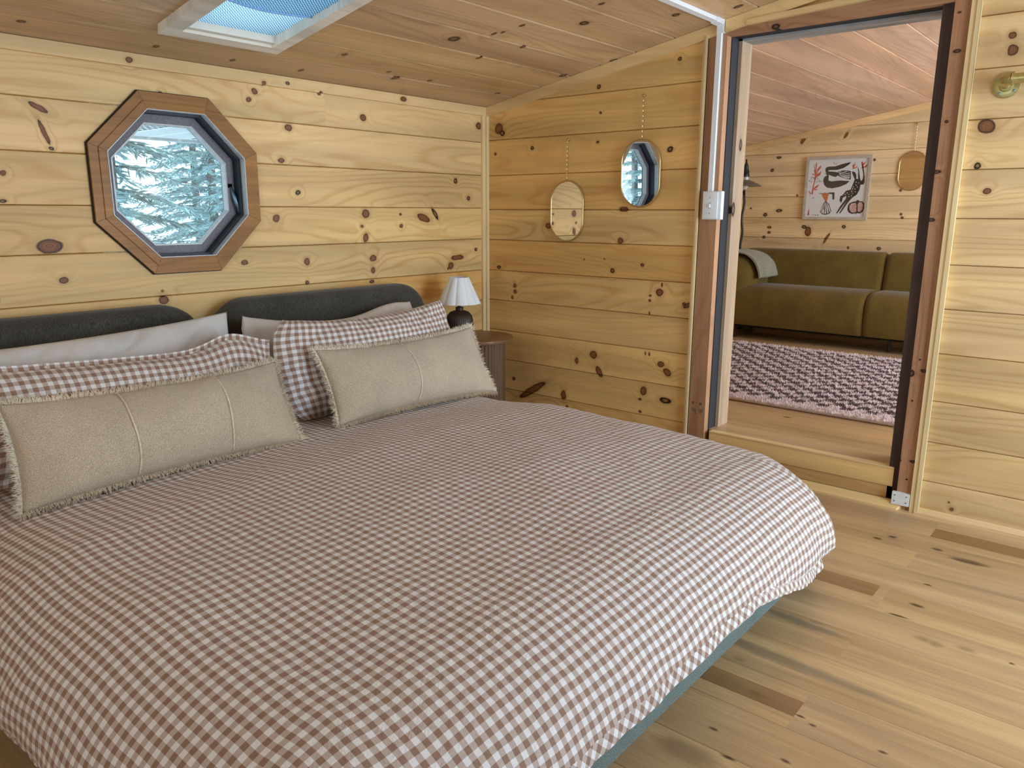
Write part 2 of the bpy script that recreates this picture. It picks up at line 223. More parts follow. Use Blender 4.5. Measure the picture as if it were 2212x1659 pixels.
M_TRY = wood('pine_trim_wood_level', 'y', 'z', (.88, .63, .33), (.66, .41, .16), tint=True, ringk=.35, fine=.3)
M_TRX = wood('pine_trim_wood_along', 'x', 'z', (.84, .59, .29), (.62, .36, .12), near(KA_R, 1.71, 1.76), near(KA_D, 1.71, 1.80), tint=True, ringk=.35, fine=.3)
M_POST = wood('brown_fir_post', 'z', 'y', (.53, .275, .14), (.30, .13, .058), (), post, tint=True, sv=-1, rough=.6, fine=.5)
M_POSTY = wood('brown_fir_header', 'y', 'z', (.53, .275, .14), (.30, .13, .058), (), [(1.63, 1.952, .02, .012, 0)], tint=True, su=-1, rough=.6, fine=.5)
M_RAW = wood('raw_worn_post', 'z', 'x', (.56, .385, .235), (.36, .22, .12), (), [(1.50, .15, .03, .016, 0), (1.21, .115, .035, .02, 0)], rough=.7, fine=.6, weather=((.36, .31, .27), .35))
M_GREY = wood('weathered_grey_beam', 'y', 'x', (.34, .33, .31), (.16, .15, .15), rough=.8, fine=.7, weather=((.52, .52, .50), .6))
M_CASE = wood('amber_window_casing', 'x', 'z', (.42, .180, .030), (.22, .082, .012), rough=.42, fine=.55, tint=True)
M_WALN = wood('walnut_nightstand', 'z', 'x', (.20, .105, .050), (.115, .056, .026), rough=.42, fine=.5, tint=True)
M_WALNT = wood('walnut_table_top', 'x', 'y', (.23, .115, .050), (.15, .070, .030), rough=.36, fine=.4, tint=True)

def plain(name, color, rough=.5, metallic=0.0, nscale=60.0, var=.12, bumpk=.05, spec=.5):
    T = NT(name); c = T.n.new('ShaderNodeTexCoord').outputs['Object']
    n = T.noise(c, nscale, 3.0)
    col = T.mix(T.map(n, .3, .7), tuple(x * (1 - var) for x in color), tuple(min(1, x * (1 + var)) for x in color))
    return T.out(col, rough, T.bump(n, bumpk, .002), metallic, spec)

def gingham(name, period, wrinkle=1.0, white=(.80, .755, .735), mid=(.51, .395, .335), dark=(.285, .162, .108)):
    T = NT(name); uv = T.n.new('ShaderNodeTexCoord').outputs['UV']; s = T.sep(uv)
    def stripe(x):
        f = T.math('FRACT', T.math('DIVIDE', x, period))
        return T.math('GREATER_THAN', f, .5)
    a, b = stripe(s[0]), stripe(s[1])
    t = T.math('MULTIPLY', T.math('ADD', a, b), .5)
    wv = T.noise(uv, 420.0, 2.0)
    col = T.ramp(t, [(0.0, white), (.5, mid), (1.0, dark)])
    col = T.mix(T.map(wv, .3, .7, 0, .12), col, (1, 1, 1), 'SOFT_LIGHT')
    cr = T.noise(T.vec('ADD', uv, T.vec('MULTIPLY', T.noise(uv, 9.0, 2.0, color=True), (.10, .10, 0))), 34.0, 4.0, .62)
    ridg = T.math('ABSOLUTE', T.math('SUBTRACT', cr, .5))
    n = T.bump(ridg, .6 * wrinkle, .010)
    n = T.bump(T.noise(uv, 700.0, 1.0), .06, .001, n)
    m = T.out(col, .78, n, spec=.35)
    T.b.inputs['Sheen Weight'].default_value = .15
    return m
M_GING = gingham('gingham_duvet_cotton', .0262)
M_GINGP = gingham('gingham_pillow_cotton', .0285, 1.3)

def fabric(name, c1, c2, scale, bumpk=.4, stretch=(1, 1, 1), rough=.9, sheen=.2, fold=0.0, mott=.15):
    T = NT(name); c = T.n.new('ShaderNodeTexCoord').outputs['Object']
    cc = T.vec('MULTIPLY', c, stretch)
    n = T.noise(cc, scale, 2.0, .6)
    big = T.noise(c, 6.0, 3.0)
    col = T.mix(T.map(n, .32, .68), c1, c2)
    hs = T.n.new('ShaderNodeHueSaturation'); T.L(T.map(big, .3, .7, 1 - mott, 1 + mott), hs.inputs['Value']); T.L(col, hs.inputs['Color'])
    nn = T.bump(n, bumpk, .003)
    if fold:
        fr = T.math('ABSOLUTE', T.math('SUBTRACT', T.noise(T.vec('MULTIPLY', c, (1.0, 1, .35)), 16.0, 3.0), .5))
        nn = T.bump(fr, fold, .02, nn)
    m = T.out(hs.outputs[0], rough, nn, spec=.2)
    T.b.inputs['Sheen Weight'].default_value = sheen
    return m
M_HEAD = fabric('charcoal_heather_weave', (.026, .022, .016), (.085, .073, .054), 420, .35, (1, 1, .16), mott=.2)
M_FRAME = fabric('grey_green_boucle_weave', (.045, .065, .056), (.215, .265, .235), 330, .6)
M_WHITE = fabric('white_cotton_pillowcase', (.60, .54, .49), (.70, .64, .59), 500, .08, rough=.85, fold=.5, mott=.06)
M_BOUC = fabric('oatmeal_boucle', (.36, .265, .165), (.84, .68, .49), 520, .9, rough=.95, sheen=.3, mott=.08)
M_FRINGE = fabric('oatmeal_yarn', (.62, .50, .35), (.82, .70, .53), 90, .2, rough=.95)
M_SOFA = fabric('olive_mustard_velvet', (.102, .066, .011), (.160, .107, .022), 180, .12, rough=.85, sheen=.15, mott=.16)
M_THROW = fabric('sage_rib_knit', (.20, .20, .145), (.36, .36, .27), 150, .6, (1, 1, 1), rough=.95)
M_MATT = fabric('mattress_ticking', (.7, .68, .64), (.8, .78, .74), 300, .1)
M_DKLAMP = plain('dark_brown_ceramic', (.045, .022, .014), .42)
M_BLACK = plain('black_metal', (.012, .012, .013), .4)
M_DARKGAP = plain('black_felt_strip', (.018, .018, .020), .8)
M_DKWOOD = wood('dark_stained_edge', 'z', 'y', (.075, .040, .030), (.035, .018, .015), rough=.6, fine=.6)
M_WPLAS = plain('white_plastic', (.86, .87, .87), .35, var=.02, bumpk=.01)
M_WPAINT = plain('white_painted_block', (.80, .77, .71), .6, var=.08)
M_SHADE = plain('pleated_white_fabric', (.86, .84, .82), .85, nscale=250, var=.03)
M_BRASS = plain('brushed_gold_pipe', (.50, .42, .17), .38, .75, 120, .15)
M_BRASS2 = plain('thin_brass', (.62, .45, .20), .3, .9, 200, .1)
M_VINYL = plain('dark_vinyl_sash', (.19, .165, .175), .5, nscale=220, var=.25)
M_GASK = plain('black_rubber_gasket', (.012, .018, .028), .45)
M_ALU = plain('pale_aluminium_bead', (.46, .44, .42), .4, .3)
M_STEEL = plain('grey_metal_handle', (.20, .30, .36), .35, .7)
M_SOFF = plain('white_soffit_vinyl', (.90, .92, .92), .5)
M_SNOW = plain('snow', (.82, .86, .90), .9, nscale=3, var=.06)
M_BARK = plain('grey_bark', (.20, .19, .18), .95, nscale=40, var=.4)
M_NEED = plain('blue_green_spruce_needles', (.40, .55, .55), .75, nscale=5, var=.5)
M_INK = plain('black_print_ink', (.012, .012, .014), .8)
M_PAPER = plain('off_white_paper', (.86, .88, .92), .8, var=.01)
M_RED = plain('coral_red_ink', (.62, .10, .055), .8)
M_ORANGE = plain('orange_ink', (.66, .17, .04), .8)
M_PINK = plain('pale_pink_ink', (.72, .50, .46), .8)
M_OAKF = plain('pale_ash_frame', (.50, .45, .37), .5, nscale=30, var=.15)
M_BACK = plain('dark_board_backing', (.10, .062, .032), .9)
M_BLKFAB = plain('black_underside_cloth', (.01, .009, .008), .95)
M_DKLEG = plain('red_brown_wood_leg', (.055, .020, .012), .5)

def mirror_mat():
    T = NT('silvered_glass'); c = T.n.new('ShaderNodeTexCoord').outputs['Object']
    n = T.noise(c, 3.0, 1.0)
    return T.out(T.mix(n, (.80, .80, .78), (.86, .86, .84)), .005, None, 1.0)
M_MIRR = mirror_mat()
def pane_mat(name, tint, gloss=.10):
    T = NT(name); T.n.remove(T.b)
    tr = T.n.new('ShaderNodeBsdfTransparent'); tr.inputs[0].default_value = (*tint, 1)
    gl = T.n.new('ShaderNodeBsdfGlossy'); gl.inputs['Roughness'].default_value = .02
    lw = T.n.new('ShaderNodeLayerWeight'); lw.inputs[0].default_value = .5
    mx = T.n.new('ShaderNodeMixShader'); T.L(T.math('MULTIPLY_ADD', T.math('POWER', lw.outputs['Facing'], 4.0), .5, gloss * .5), mx.inputs[0])
    T.L(tr.outputs[0], mx.inputs[1]); T.L(gl.outputs[0], mx.inputs[2])
    T.L(mx.outputs[0], T.n['Material Output'].inputs[0]); return T.m
M_PANE = pane_mat('clear_pane', (.93, .97, .98), .08)
def corrug_mat():
    T = NT('blue_white_translucent_sheet'); c = T.n.new('ShaderNodeTexCoord').outputs['Object']
    T.n.remove(T.b)
    u = T.sep(T.n.new('ShaderNodeTexCoord').outputs['UV'])[0]
    k = T.map(T.math('SINE', T.math('MULTIPLY', u, 2 * PI)), -.5, .5)
    col = T.mix(k, (.10, .33, .52), (.86, .95, .98))
    tr = T.n.new('ShaderNodeBsdfTranslucent'); T.L(col, tr.inputs[0])
    df = T.n.new('ShaderNodeBsdfDiffuse'); T.L(col, df.inputs[0])
    mx = T.n.new('ShaderNodeMixShader'); mx.inputs[0].default_value = .32
    T.L(tr.outputs[0], mx.inputs[1]); T.L(df.outputs[0], mx.inputs[2]); T.L(mx.outputs[0], T.n['Material Output'].inputs[0]); return T.m
M_CORR = corrug_mat()
def rug_mat():
    T = NT('checked_shag_pile'); p = T.pos()
    w = T.vec('MULTIPLY', T.vec('SUBTRACT', T.noise(p, 26.0, 2.0, color=True), (.5, .5, .5)), (.018, .018, 0))
    s = T.sep(T.vec('ADD', p, w))
    P = .064
    a = T.math('FLOOR', T.math('DIVIDE', T.math('ADD', s[0], 10.0), P)); b = T.math('FLOOR', T.math('DIVIDE', T.math('ADD', s[1], 10.0), P))
    ck = T.math('GREATER_THAN', T.math('MODULO', T.math('ADD', a, b), 2.0), .5)
    s0 = T.sep(p)
    inx = T.math('MULTIPLY', T.math('GREATER_THAN', s0[0], .75), T.math('LESS_THAN', s0[0], 2.40))
    ck = T.math('MULTIPLY', ck, inx)
    col = T.mix(ck, (.74, .65, .68), (.080, .055, .068))
    n = T.noise(p, 160.0, 2.0)
    col = T.mix(T.map(n, .3, .7, .0, .30), col, (.36, .27, .26))
    return T.out(col, .95, T.bump(n, .5, .004))
M_RUG = rug_mat()

# ------------------------------------------------------------------ mesh helpers
def woff(o):
    v = Vector((0, 0, 0))
    while o is not None: v += o.location; o = o.parent
    return v
def link(name, me, parent=None):
    o = bpy.data.objects.new(name, me); COL.objects.link(o)
    if parent is not None: o.parent = parent
    return o
class MB:
    """collects faces; build() links them as ONE mesh object"""
    def __init__(s): s.v = []; s.f = []; s.uv = None
    def add(s, vs, fs):
        b = len(s.v); s.v += [tuple(p) for p in vs]; s.f += [tuple(b + i for i in f) for f in fs]; return s
    def box(s, x0, x1, y0, y1, z0, z1):
        x0, x1 = min(x0, x1), max(x0, x1); y0, y1 = min(y0, y1), max(y0, y1); z0, z1 = min(z0, z1), max(z0, z1)
        return s.add([(x0, y0, z0), (x1, y0, z0), (x1, y1, z0), (x0, y1, z0), (x0, y0, z1), (x1, y0, z1), (x1, y1, z1), (x0, y1, z1)],
                     [(0, 3, 2, 1), (4, 5, 6, 7), (0, 1, 5, 4), (1, 2, 6, 5), (2, 3, 7, 6), (3, 0, 4, 7)])
    def rbox(s, c, h, r, n=6):
        """rounded box: centre, half sizes, radius"""
        cx, cy, cz = c; hx, hy, hz = h; r = min(r, hx, hy, hz)
        ix, iy, iz = hx - r, hy - r, hz - r
        def axis(i, rr, n):
            out = [-i - rr + rr * (1 - math.cos(k * PI / 2 / n)) for k in range(n + 1)]
            out += [-x for x in reversed(out)]
            return out
        verts = {}; V = []; F = []
        def vid(p):
            k = tuple(round(q, 5) for q in p)
            if k not in verts:
                q = Vector(p); cl = Vector((max(-ix, min(ix, q.x)), max(-iy, min(iy, q.y)), max(-iz, min(iz, q.z))))
                d = q - cl
                if d.length > 1e-9: d = d.normalized() * r
                w = cl + d; verts[k] = len(V); V.append((w.x + cx, w.y + cy, w.z + cz))
            return verts[k]
        AX, AY, AZ = axis(ix, r, n), axis(iy, r, n), axis(iz, r, n)
        def face(A, B, fn, flip):
            for i in range(len(A) - 1):
                for j in range(len(B) - 1):
                    q = [vid(fn(A[i], B[j])), vid(fn(A[i + 1], B[j])), vid(fn(A[i + 1], B[j + 1])), vid(fn(A[i], B[j + 1]))]
                    q2 = []
                    for t in q:
                        if t not in q2: q2.append(t)
                    if len(q2) >= 3: F.append(tuple(reversed(q2)) if flip else tuple(q2))
        face(AX, AY, lambda a, b: (a, b, hz), False); face(AX, AY, lambda a, b: (a, b, -hz), True)
        face(AY, AZ, lambda a, b: (hx, a, b), False); face(AY, AZ, lambda a, b: (-hx, a, b), True)
        face(AX, AZ, lambda a, b: (a, -hy, b), False); face(AX, AZ, lambda a, b: (a, hy, b), True)
        return s.add(V, F)
    def lathe(s, c, prof, n=32, ripple=None):
        cx, cy, cz = c; V = []; F = []
        for (r, z) in prof:
            for k in range(n):
                a = 2 * PI * k / n; rr = r * (ripple(a, z) if ripple else 1.0)
                V.append((cx + rr * math.cos(a), cy + rr * math.sin(a), cz + z))
        m = len(prof)
        for i in range(m - 1):
            for k in range(n):
                k2 = (k + 1) % n
                F.append((i * n + k, i * n + k2, (i + 1) * n + k2, (i + 1) * n + k))
        if prof[0][0] > 1e-6: F.append(tuple(reversed(range(n))))
        if prof[-1][0] > 1e-6: F.append(tuple(range((m - 1) * n, m * n)))
        return s.add(V, F)
    def tube(s, pts, r, n=8, closed=False, cap=True):
        P = [Vector(p) for p in pts]; V = []; F = []; m = len(P)
        up = None
        for i in range(m):
            if closed: t = P[(i + 1) % m] - P[i - 1]
            else: t = P[min(i + 1, m - 1)] - P[max(i - 1, 0)]
            t.normalize()
            if up is None:
                up = t.orthogonal().normalized()
            else:
                up = (up - t * up.dot(t)).normalized()
            b = t.cross(up)
            ri = r[i] if isinstance(r, (list, tuple)) else r
            for k in range(n):
                a = 2 * PI * k / n
                V.append(P[i] + (up * math.cos(a) + b * math.sin(a)) * ri)
        for i in range(m if closed else m - 1):
            j = (i + 1) % m
            for k in range(n):
                k2 = (k + 1) % n
                F.append((i * n + k, i * n + k2, j * n + k2, j * n + k))
        if cap and not closed: F.append(tuple(reversed(range(n)))); F.append(tuple(range((m - 1) * n, m * n)))
        return s.add(V, F)
    def build(s, name, mat, parent=None, smooth=False, uv=None, fixn=False):
        off = woff(parent) if parent is not None else Vector((0, 0, 0))
        me = bpy.data.meshes.new(name)
        me.from_pydata([(x - off.x, y - off.y, z - off.z) for x, y, z in s.v], [], s.f)
        if fixn:
            b = bmesh.new(); b.from_mesh(me); bmesh.ops.recalc_face_normals(b, faces=b.faces); b.to_mesh(me); b.free()
        if uv is not None:
            l = me.uv_layers.new(name='UVMap')
            for lp in me.loops: l.data[lp.index].uv = uv[lp.vertex_index]
        if smooth is True:
            me.polygons.foreach_set('use_smooth', [True] * len(me.polygons))
        elif smooth:
            me.polygons.foreach_set('use_smooth', [True] * len(me.polygons)); me.set_sharp_from_angle(angle=math.radians(smooth))
        me.materials.append(mat)
        return link(name, me, parent)
def tag(o, label=None, cat=None, group=None, kind=None):
    if label: o['label'] = label
    if cat: o['category'] = cat
    if group: o['group'] = group
    if kind: o['kind'] = kind
    return o
def thing(name, loc, label, cat, group=None, kind=None):
    o = bpy.data.objects.new(name, None); COL.objects.link(o); o.location = loc; o.empty_display_size = .05
    return tag(o, label, cat, group, kind)

def clip(poly, a, b, c):
    """keep the side a*u + b*v <= c"""
    out = []
    for i in range(len(poly)):
        p, q = poly[i], poly[(i + 1) % len(poly)]
        dp, dq = a * p[0] + b * p[1] - c, a * q[0] + b * q[1] - c
        if dp <= 0: out.append(p)
        if (dp < 0 < dq) or (dq < 0 < dp):
            t = dp / (dp - dq); out.append((p[0] + t * (q[0] - p[0]), p[1] + t * (q[1] - p[1])))
    return out
def plank(poly, v0, v1, fn, thick, mat, parent, tintc=(1, 1, 1), ch=.0035, gap=.0008, depth=.0045, name='plank'):
    """prism of a (u, v) outline; its long edges v0 / v1 are chamfered; fn(u, v, d) gives the place at depth d behind the face"""
    def ins(p, k):
        u, v = p
        if abs(v - v0) < 1e-6: v = v0 + k
        elif abs(v - v1) < 1e-6: v = v1 - k
        return (u, v)
    n = len(poly); V = []
    for (k, d) in ((ch, 0.0), (gap, depth), (gap, thick)):
        V += [fn(*ins(p, k), d) for p in poly]
    F = [tuple(range(n)), tuple(reversed(range(2 * n, 3 * n)))]
    for l in (0, 1):
        for i in range(n):
            j = (i + 1) % n; F.append((l * n + i, (l + 1) * n + i, (l + 1) * n + j, l * n + j))
    m = MB(); m.add(V, F)
    o = m.build(name, mat, parent, fixn=True)
    o.color = (*tintc, 1)
    return o
def vary(a=.08, warm=.05):
    k = 1 + random.uniform(-a, a); w = random.uniform(-warm, warm)
    return (k * (1 + w * .3), k, k * (1 - w))

SL = 0.178                       # roof slope
def zc(y): return 1.757 - SL * y
XW, YW = -4.45, -4.45            # far limits of the bedroom
# ------------------------------------------------------------------ headboard wall
OC, OAP = (-1.803, 1.294), .298  # centre of the octagonal window, apothem of the hole
def octa(ap, c=OC):
    R = ap / math.cos(PI / 8)
    return [(c[0] + R * math.cos(PI / 8 + k * PI / 4), c[1] + R * math.sin(PI / 8 + k * PI / 4)) for k in range(8)]
def oct_half(z, ap=OAP):
    dz = abs(z - OC[1]); s = ap * math.tan(PI / 8)
    return ap if dz <= s else ap - (dz - s)
wb = MB()
hs = .31
wb.box(XW, OC[0] - hs, .017, .10, 0, 1.80); wb.box(OC[0] + hs, 3.5, .017, .10, 0, 1.80)
wb.box(OC[0] - hs, OC[0] + hs, .017, .10, 0, OC[1] - hs); wb.box(OC[0] - hs, OC[0] + hs, .017, .10, OC[1] + hs, 1.80)
wall_back = tag(wb.build('wall_back', M_BACK), 'knotty pine plank wall behind the headboards with an octagon window', 'wall', kind='structure')
def fnA(u, v, d): return (u, d, v)
ZA = [0.0, .172, .346, .520, .694, .868, 1.045, 1.215, 1.394, 1.572, 1.745]
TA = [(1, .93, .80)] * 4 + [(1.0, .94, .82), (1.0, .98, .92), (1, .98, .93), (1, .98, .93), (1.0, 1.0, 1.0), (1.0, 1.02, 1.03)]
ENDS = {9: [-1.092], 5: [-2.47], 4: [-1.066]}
for i in range(10):
    z0, z1 = ZA[i], ZA[i + 1]
    cuts = [XW] + ENDS.get(i, []) + [0.0]
    for a, b in zip(cuts, cuts[1:]):
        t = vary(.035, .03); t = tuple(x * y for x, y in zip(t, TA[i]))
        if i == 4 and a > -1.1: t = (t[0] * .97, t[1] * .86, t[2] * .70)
        zl, zh = OC[1] - OAP, OC[1] + OAP
        if z1 <= zl or z0 >= zh or b < OC[0] - .3 or a > OC[0] + .3:
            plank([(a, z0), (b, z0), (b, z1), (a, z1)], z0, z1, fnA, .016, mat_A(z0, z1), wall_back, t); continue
        vs = [v for v in octa(OAP) if z0 < v[1] < z1]
        lo, hi = max(z0, zl), min(z1, zh)
        left = sorted([v for v in vs if v[0] < OC[0]], key=lambda v: v[1]); right = sorted([v for v in vs if v[0] > OC[0]], key=lambda v: v[1])
        def row(pts):
            pts = [(p[0], p[1]) for p in pts]
            out = []
            for p in pts:
                if not out or abs(p[0] - out[-1][0]) + abs(p[1] - out[-1][1]) > 1e-6: out.append(p)
            return out
        if lo == z0 and hi == z1:
            L = [(a, z0), (OC[0] - oct_half(z0), z0)] + left + [(OC[0] - oct_half(z1), z1), (a, z1)]
            R = [(b, z1), (OC[0] + oct_half(z1), z1)] + list(reversed(right)) + [(OC[0] + oct_half(z0), z0), (b, z0)]
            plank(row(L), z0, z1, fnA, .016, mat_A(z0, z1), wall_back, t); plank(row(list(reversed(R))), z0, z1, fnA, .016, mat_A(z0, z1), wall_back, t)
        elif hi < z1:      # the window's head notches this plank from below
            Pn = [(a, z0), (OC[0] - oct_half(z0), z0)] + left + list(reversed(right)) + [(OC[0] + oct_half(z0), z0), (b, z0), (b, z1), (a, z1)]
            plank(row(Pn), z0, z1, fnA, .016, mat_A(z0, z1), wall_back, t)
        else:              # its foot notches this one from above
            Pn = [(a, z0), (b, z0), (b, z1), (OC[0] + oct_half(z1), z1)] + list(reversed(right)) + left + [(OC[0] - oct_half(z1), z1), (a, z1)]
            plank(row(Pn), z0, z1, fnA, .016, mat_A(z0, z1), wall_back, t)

# ------------------------------------------------------------------ side wall with the doorway
DY0, DY1 = -1.332, -2.348        # outer edges of the door posts
wr = MB()
def wall_poly(mb, pts, x0, x1):
    n = len(pts); V = [(x0, y, z) for y, z in pts] + [(x1, y, z) for y, z in pts]
    F = [tuple(range(n)), tuple(reversed(range(n, 2 * n)))] + [(i, n + i, n + (i + 1) % n, (i + 1) % n) for i in range(n)]
    mb.add(V, F)
for (ya, yb, zb) in ((.017, DY0, 0), (DY0, DY1, 1.985), (DY1, YW - .1, 0)):
    wall_poly(wr, [(ya, zb), (yb, zb), (yb, zc(yb) + .03), (ya, zc(ya) + .03)], .017, .09)
wall_right = tag(wr.build('wall_right', M_BACK, fixn=True), 'knotty pine plank side wall with two mirrors and the doorway', 'wall', kind='structure')
def fnB(u, v, d): return (d, -u, v)
ZL = [0, .181, .355, .524, .698, .869, 1.04, 1.208, 1.393, 1.583, 1.772, 1.95, 2.13]
TB = [(1, .93, .78), (1, .95, .82), (1, .94, .80), (1, .94, .82), (1, .94, .82), (.97, .84, .64), (1.02, 1.0, .94), (.95, .85, .68), (.97, .89, .72), (.98, .91, .76), (1.0, .95, .84), (1, .95, .8)]
def rowB(u0, u1, zs, tints, parent, fn, mat, slope=True, zmin=0.0):
    for i in range(len(zs) - 1):
        z0, z1 = zs[i], zs[i + 1]
        pl = [(u0, z0), (u1, z0), (u1, z1), (u0, z1)]
        if slope: pl = clip(pl, -SL, 1.0, 1.757 - .004)     # v <= 1.757 + SL*u
        if zmin > z0: pl = clip(pl, 0, -1, -zmin)
        if len(pl) < 3: continue
        t = vary(.035, .03); k = tints[min(i, len(tints) - 1)]
        plank(pl, z0, z1, fn, .016, mat(z0, z1) if callable(mat) else mat, parent, tuple(x * y for x, y in zip(t, k)))
rowB(0.0, 1.312, ZL, TB, wall_right, fnB, lambda a, b: mat_B(a, b, 0))
ZR = [0.0, .135, .299, .468, .659, .834, 1.004, 1.178, 1.355, 1.531, 1.705, 1.884, 2.06, 2.235, 2.41, 2.585]
TR_ = [(.93, .95, 1.02), (.96, .97, 1.02), (.91, .92, .98), (.95, .95, .98), (.94, .95, 1.04), (.96, .97, 1.06), (.95, .97, 1.08)]
rowB(2.378, -YW, ZR, TR_, wall_right, fnB, lambda a, b: mat_B(a, b, 1))
rowB(1.332, 2.36, [1.985, 2.06, 2.235], [(1, .95, .8)], wall_right, fnB, M_B)

# ------------------------------------------------------------------ ceiling with the skylight opening
CS = math.hypot(1, SL)
def fnC(u, v, d):                # v: horizontal distance from the headboard wall
    return (u, -v - d * SL / CS, zc(-v) + d / CS)
YC = [0.0, .21, .40, .585, .765, .965, 1.165, 1.36, 1.555, 1.75, 1.945, 2.14, 2.335, 2.53, 2.725, 2.92, 3.115, 3.31, 3.505, 3.70, 3.895, 4.09, 4.285, 4.48]
SKX0, SKX1, SKV0, SKV1 = -1.945, -1.555, .345, 1.20
ce = MB()
def slab(mb, u0, u1, v0, v1, d0, d1):
    V = [fnC(u, v, d) for d in (d0, d1) for u, v in ((u0, v0), (u1, v0), (u1, v1), (u0, v1))]
    mb.add(V, [(0, 1, 2, 3), (7, 6, 5, 4), (0, 4, 5, 1), (1, 5, 6, 2), (2, 6, 7, 3), (3, 7, 4, 0)])
for a in ((XW - .1, SKX0, -.08, -YW + .1), (SKX1, .012, -.08, -YW + .1), (SKX0, SKX1, -.08, SKV0), (SKX0, SKX1, SKV1, -YW + .1)):
    slab(ce, *a, .017, .06)
ceiling = tag(ce.build('ceiling', M_BACK, fixn=True), 'sloping ceiling of brown pine planks over the bed', 'ceiling', kind='structure')
for i in range(len(YC) - 1):
    v0, v1 = YC[i], YC[i + 1]
    t = vary(.13, .07)
    def put(pl, t):
        if len(pl) >= 3: plank(pl, v0, v1, fnC, .016, M_C, ceiling, t, ch=.006, gap=.0015, depth=.006)
    if v1 <= SKV0 or v0 >= SKV1:
        put([(XW, v0), (-.001, v0), (-.001, v1), (XW, v1)], t)
    else:
        put([(XW, v0), (SKX0, v0), (SKX0, v1), (XW, v1)], vary(.08, .05)); put([(SKX1, v0), (-.001, v0), (-.001, v1), (SKX1, v1)], t)
        if v0 < SKV0: put([(SKX0, v0), (SKX1, v0), (SKX1, SKV0), (SKX0, SKV0)], t)
        if v1 > SKV1: put([(SKX0, SKV1), (SKX1, SKV1), (SKX1, v1), (SKX0, v1)], t)

# ------------------------------------------------------------------ floor
fl = MB(); fl.box(XW - .1, .02, YW - .1, .1, -.06, -.009)
floor = tag(fl.build('floor', M_BACK), 'light brown wood plank floor around the bed', 'floor', kind='structure')
def fnF(u, v, d): return (v, -u, -d)
FW = .1815
FTW = {}
k0 = -.97
rows = [k0 + FW * k for k in range(-20, 6)]
def fplank(u0, u1, v0, v1, t, parent=None, fn=fnF, mat=None):
    plank([(u0, v0), (u1, v0), (u1, v1), (u0, v1)], v0, v1, fn, .008, mat or M_F, parent or floor, t, ch=.0009, gap=.0002, depth=.0011)
for k in range(-20, 6):
    v0 = k0 + FW * k; v1 = min(v0 + FW, -.002)
    if v1 - v0 < .02: continue
    if v0 < XW: v0 = XW
    base = 2.475 if k % 2 == 0 else 1.865
    us = sorted({0.0, -YW} | {round(base + 1.22 * j, 3) for j in range(-2, 3) if .05 < base + 1.22 * j < -YW - .05})
    for a, b in zip(us, us[1:]):
        t = vary(.05, .05)
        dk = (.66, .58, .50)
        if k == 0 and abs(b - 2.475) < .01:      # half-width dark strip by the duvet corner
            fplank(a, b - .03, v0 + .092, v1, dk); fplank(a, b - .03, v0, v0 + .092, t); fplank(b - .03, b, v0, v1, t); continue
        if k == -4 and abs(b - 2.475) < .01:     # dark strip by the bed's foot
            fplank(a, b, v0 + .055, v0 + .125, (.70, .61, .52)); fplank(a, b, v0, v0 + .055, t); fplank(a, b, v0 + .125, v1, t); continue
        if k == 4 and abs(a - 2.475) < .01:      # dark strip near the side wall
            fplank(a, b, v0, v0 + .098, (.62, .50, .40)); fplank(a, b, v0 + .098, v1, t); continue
        fplank(a, b, v0, v1, t)

# ------------------------------------------------------------------ walls behind the photographer (windows let the daylight in)
wf = MB(); y0, y1 = YW - .1, YW
wf.box(XW, -1.62, y0, y1, 0, 2.56); wf.box(-.10, 0, y0, y1, 0, 2.56); wf.box(-1.62, -.10, y0, y1, 0, .12); wf.box(-1.62, -.10, y0, y1, 2.05, 2.56)
wall_front = tag(wf.build('wall_front', M_A), 'pine wall with a wide window opposite the headboards', 'wall', kind='structure')
wl = MB(); wl.box(XW - .1, XW, YW, -3.1, 0, 2.56); wl.box(XW - .1, XW, -1.3, .1, 0, 2.2); wl.box(XW - .1, XW, -3.1, -1.3, 0, .85); wl.box(XW - .1, XW, -3.1, -1.3, 2.05, 2.45)
wall_left = tag(wl.build('wall_left', M_B), 'pine wall with a window left of the bed', 'wall', kind='structure')

# ------------------------------------------------------------------ trims
def trim(name, label, mat, boxes=None, polys=None, tintc=(1, 1, 1)):
    m = MB()
    for b in boxes or (): m.box(*b)
    for f in polys or (): f(m)
    o = tag(m.build(name, mat, fixn=True), label, 'trim', kind='structure'); o.color = (*tintc, 1); return o
trim('trim_1', 'thin pine strip along the top of the headboard wall', M_TRX, [(XW, -.02, -.016, .001, 1.712, 1.758)], tintc=(1, .97, .93))
def slope_strip(y0, y1, top, bot, x0, x1):
    def f(m): wall_poly(m, [(y0, zc(y0) - bot), (y1, zc(y1) - bot), (y1, zc(y1) - top), (y0, zc(y0) - top)], x0, x1)
    return f
trim('trim_2', 'sloping pine strip under the ceiling from the corner to the white raceway', M_TRY, polys=[slope_strip(0.0, -1.378, .001, .052, -.02, .002)], tintc=(1, .97, .88))
trim('trim_3', 'sloping pine strip under the ceiling above the doorway', M_TRY, polys=[slope_strip(-1.412, YW, .001, .052, -.028, .002)], tintc=(1, .97, .85))
trim('trim_4', 'square pine strip standing in the corner behind the lamp', M_TR, [(-.046, -.022, -.012, .001, 0, 1.712), (-.022, -.001, -.022, .001, 0, 1.712)], tintc=(1, .97, .88))
trim('trim_5', 'pale vertical pine strip left of the doorway', M_TR, [(-.018, .002, -1.331, -1.309, 0, 1.955), (-.026, -.012, -1.331, -1.322, 0, 1.955)], tintc=(1.0, .98, .90))
trim('trim_6', 'pale vertical pine strip right of the doorway', M_TR, [(-.026, .002, -2.38, -2.349, 0, 2.12), (-.030, -.02, -2.38, -2.368, 0, 2.12)], tintc=(1.0, .98, .86))
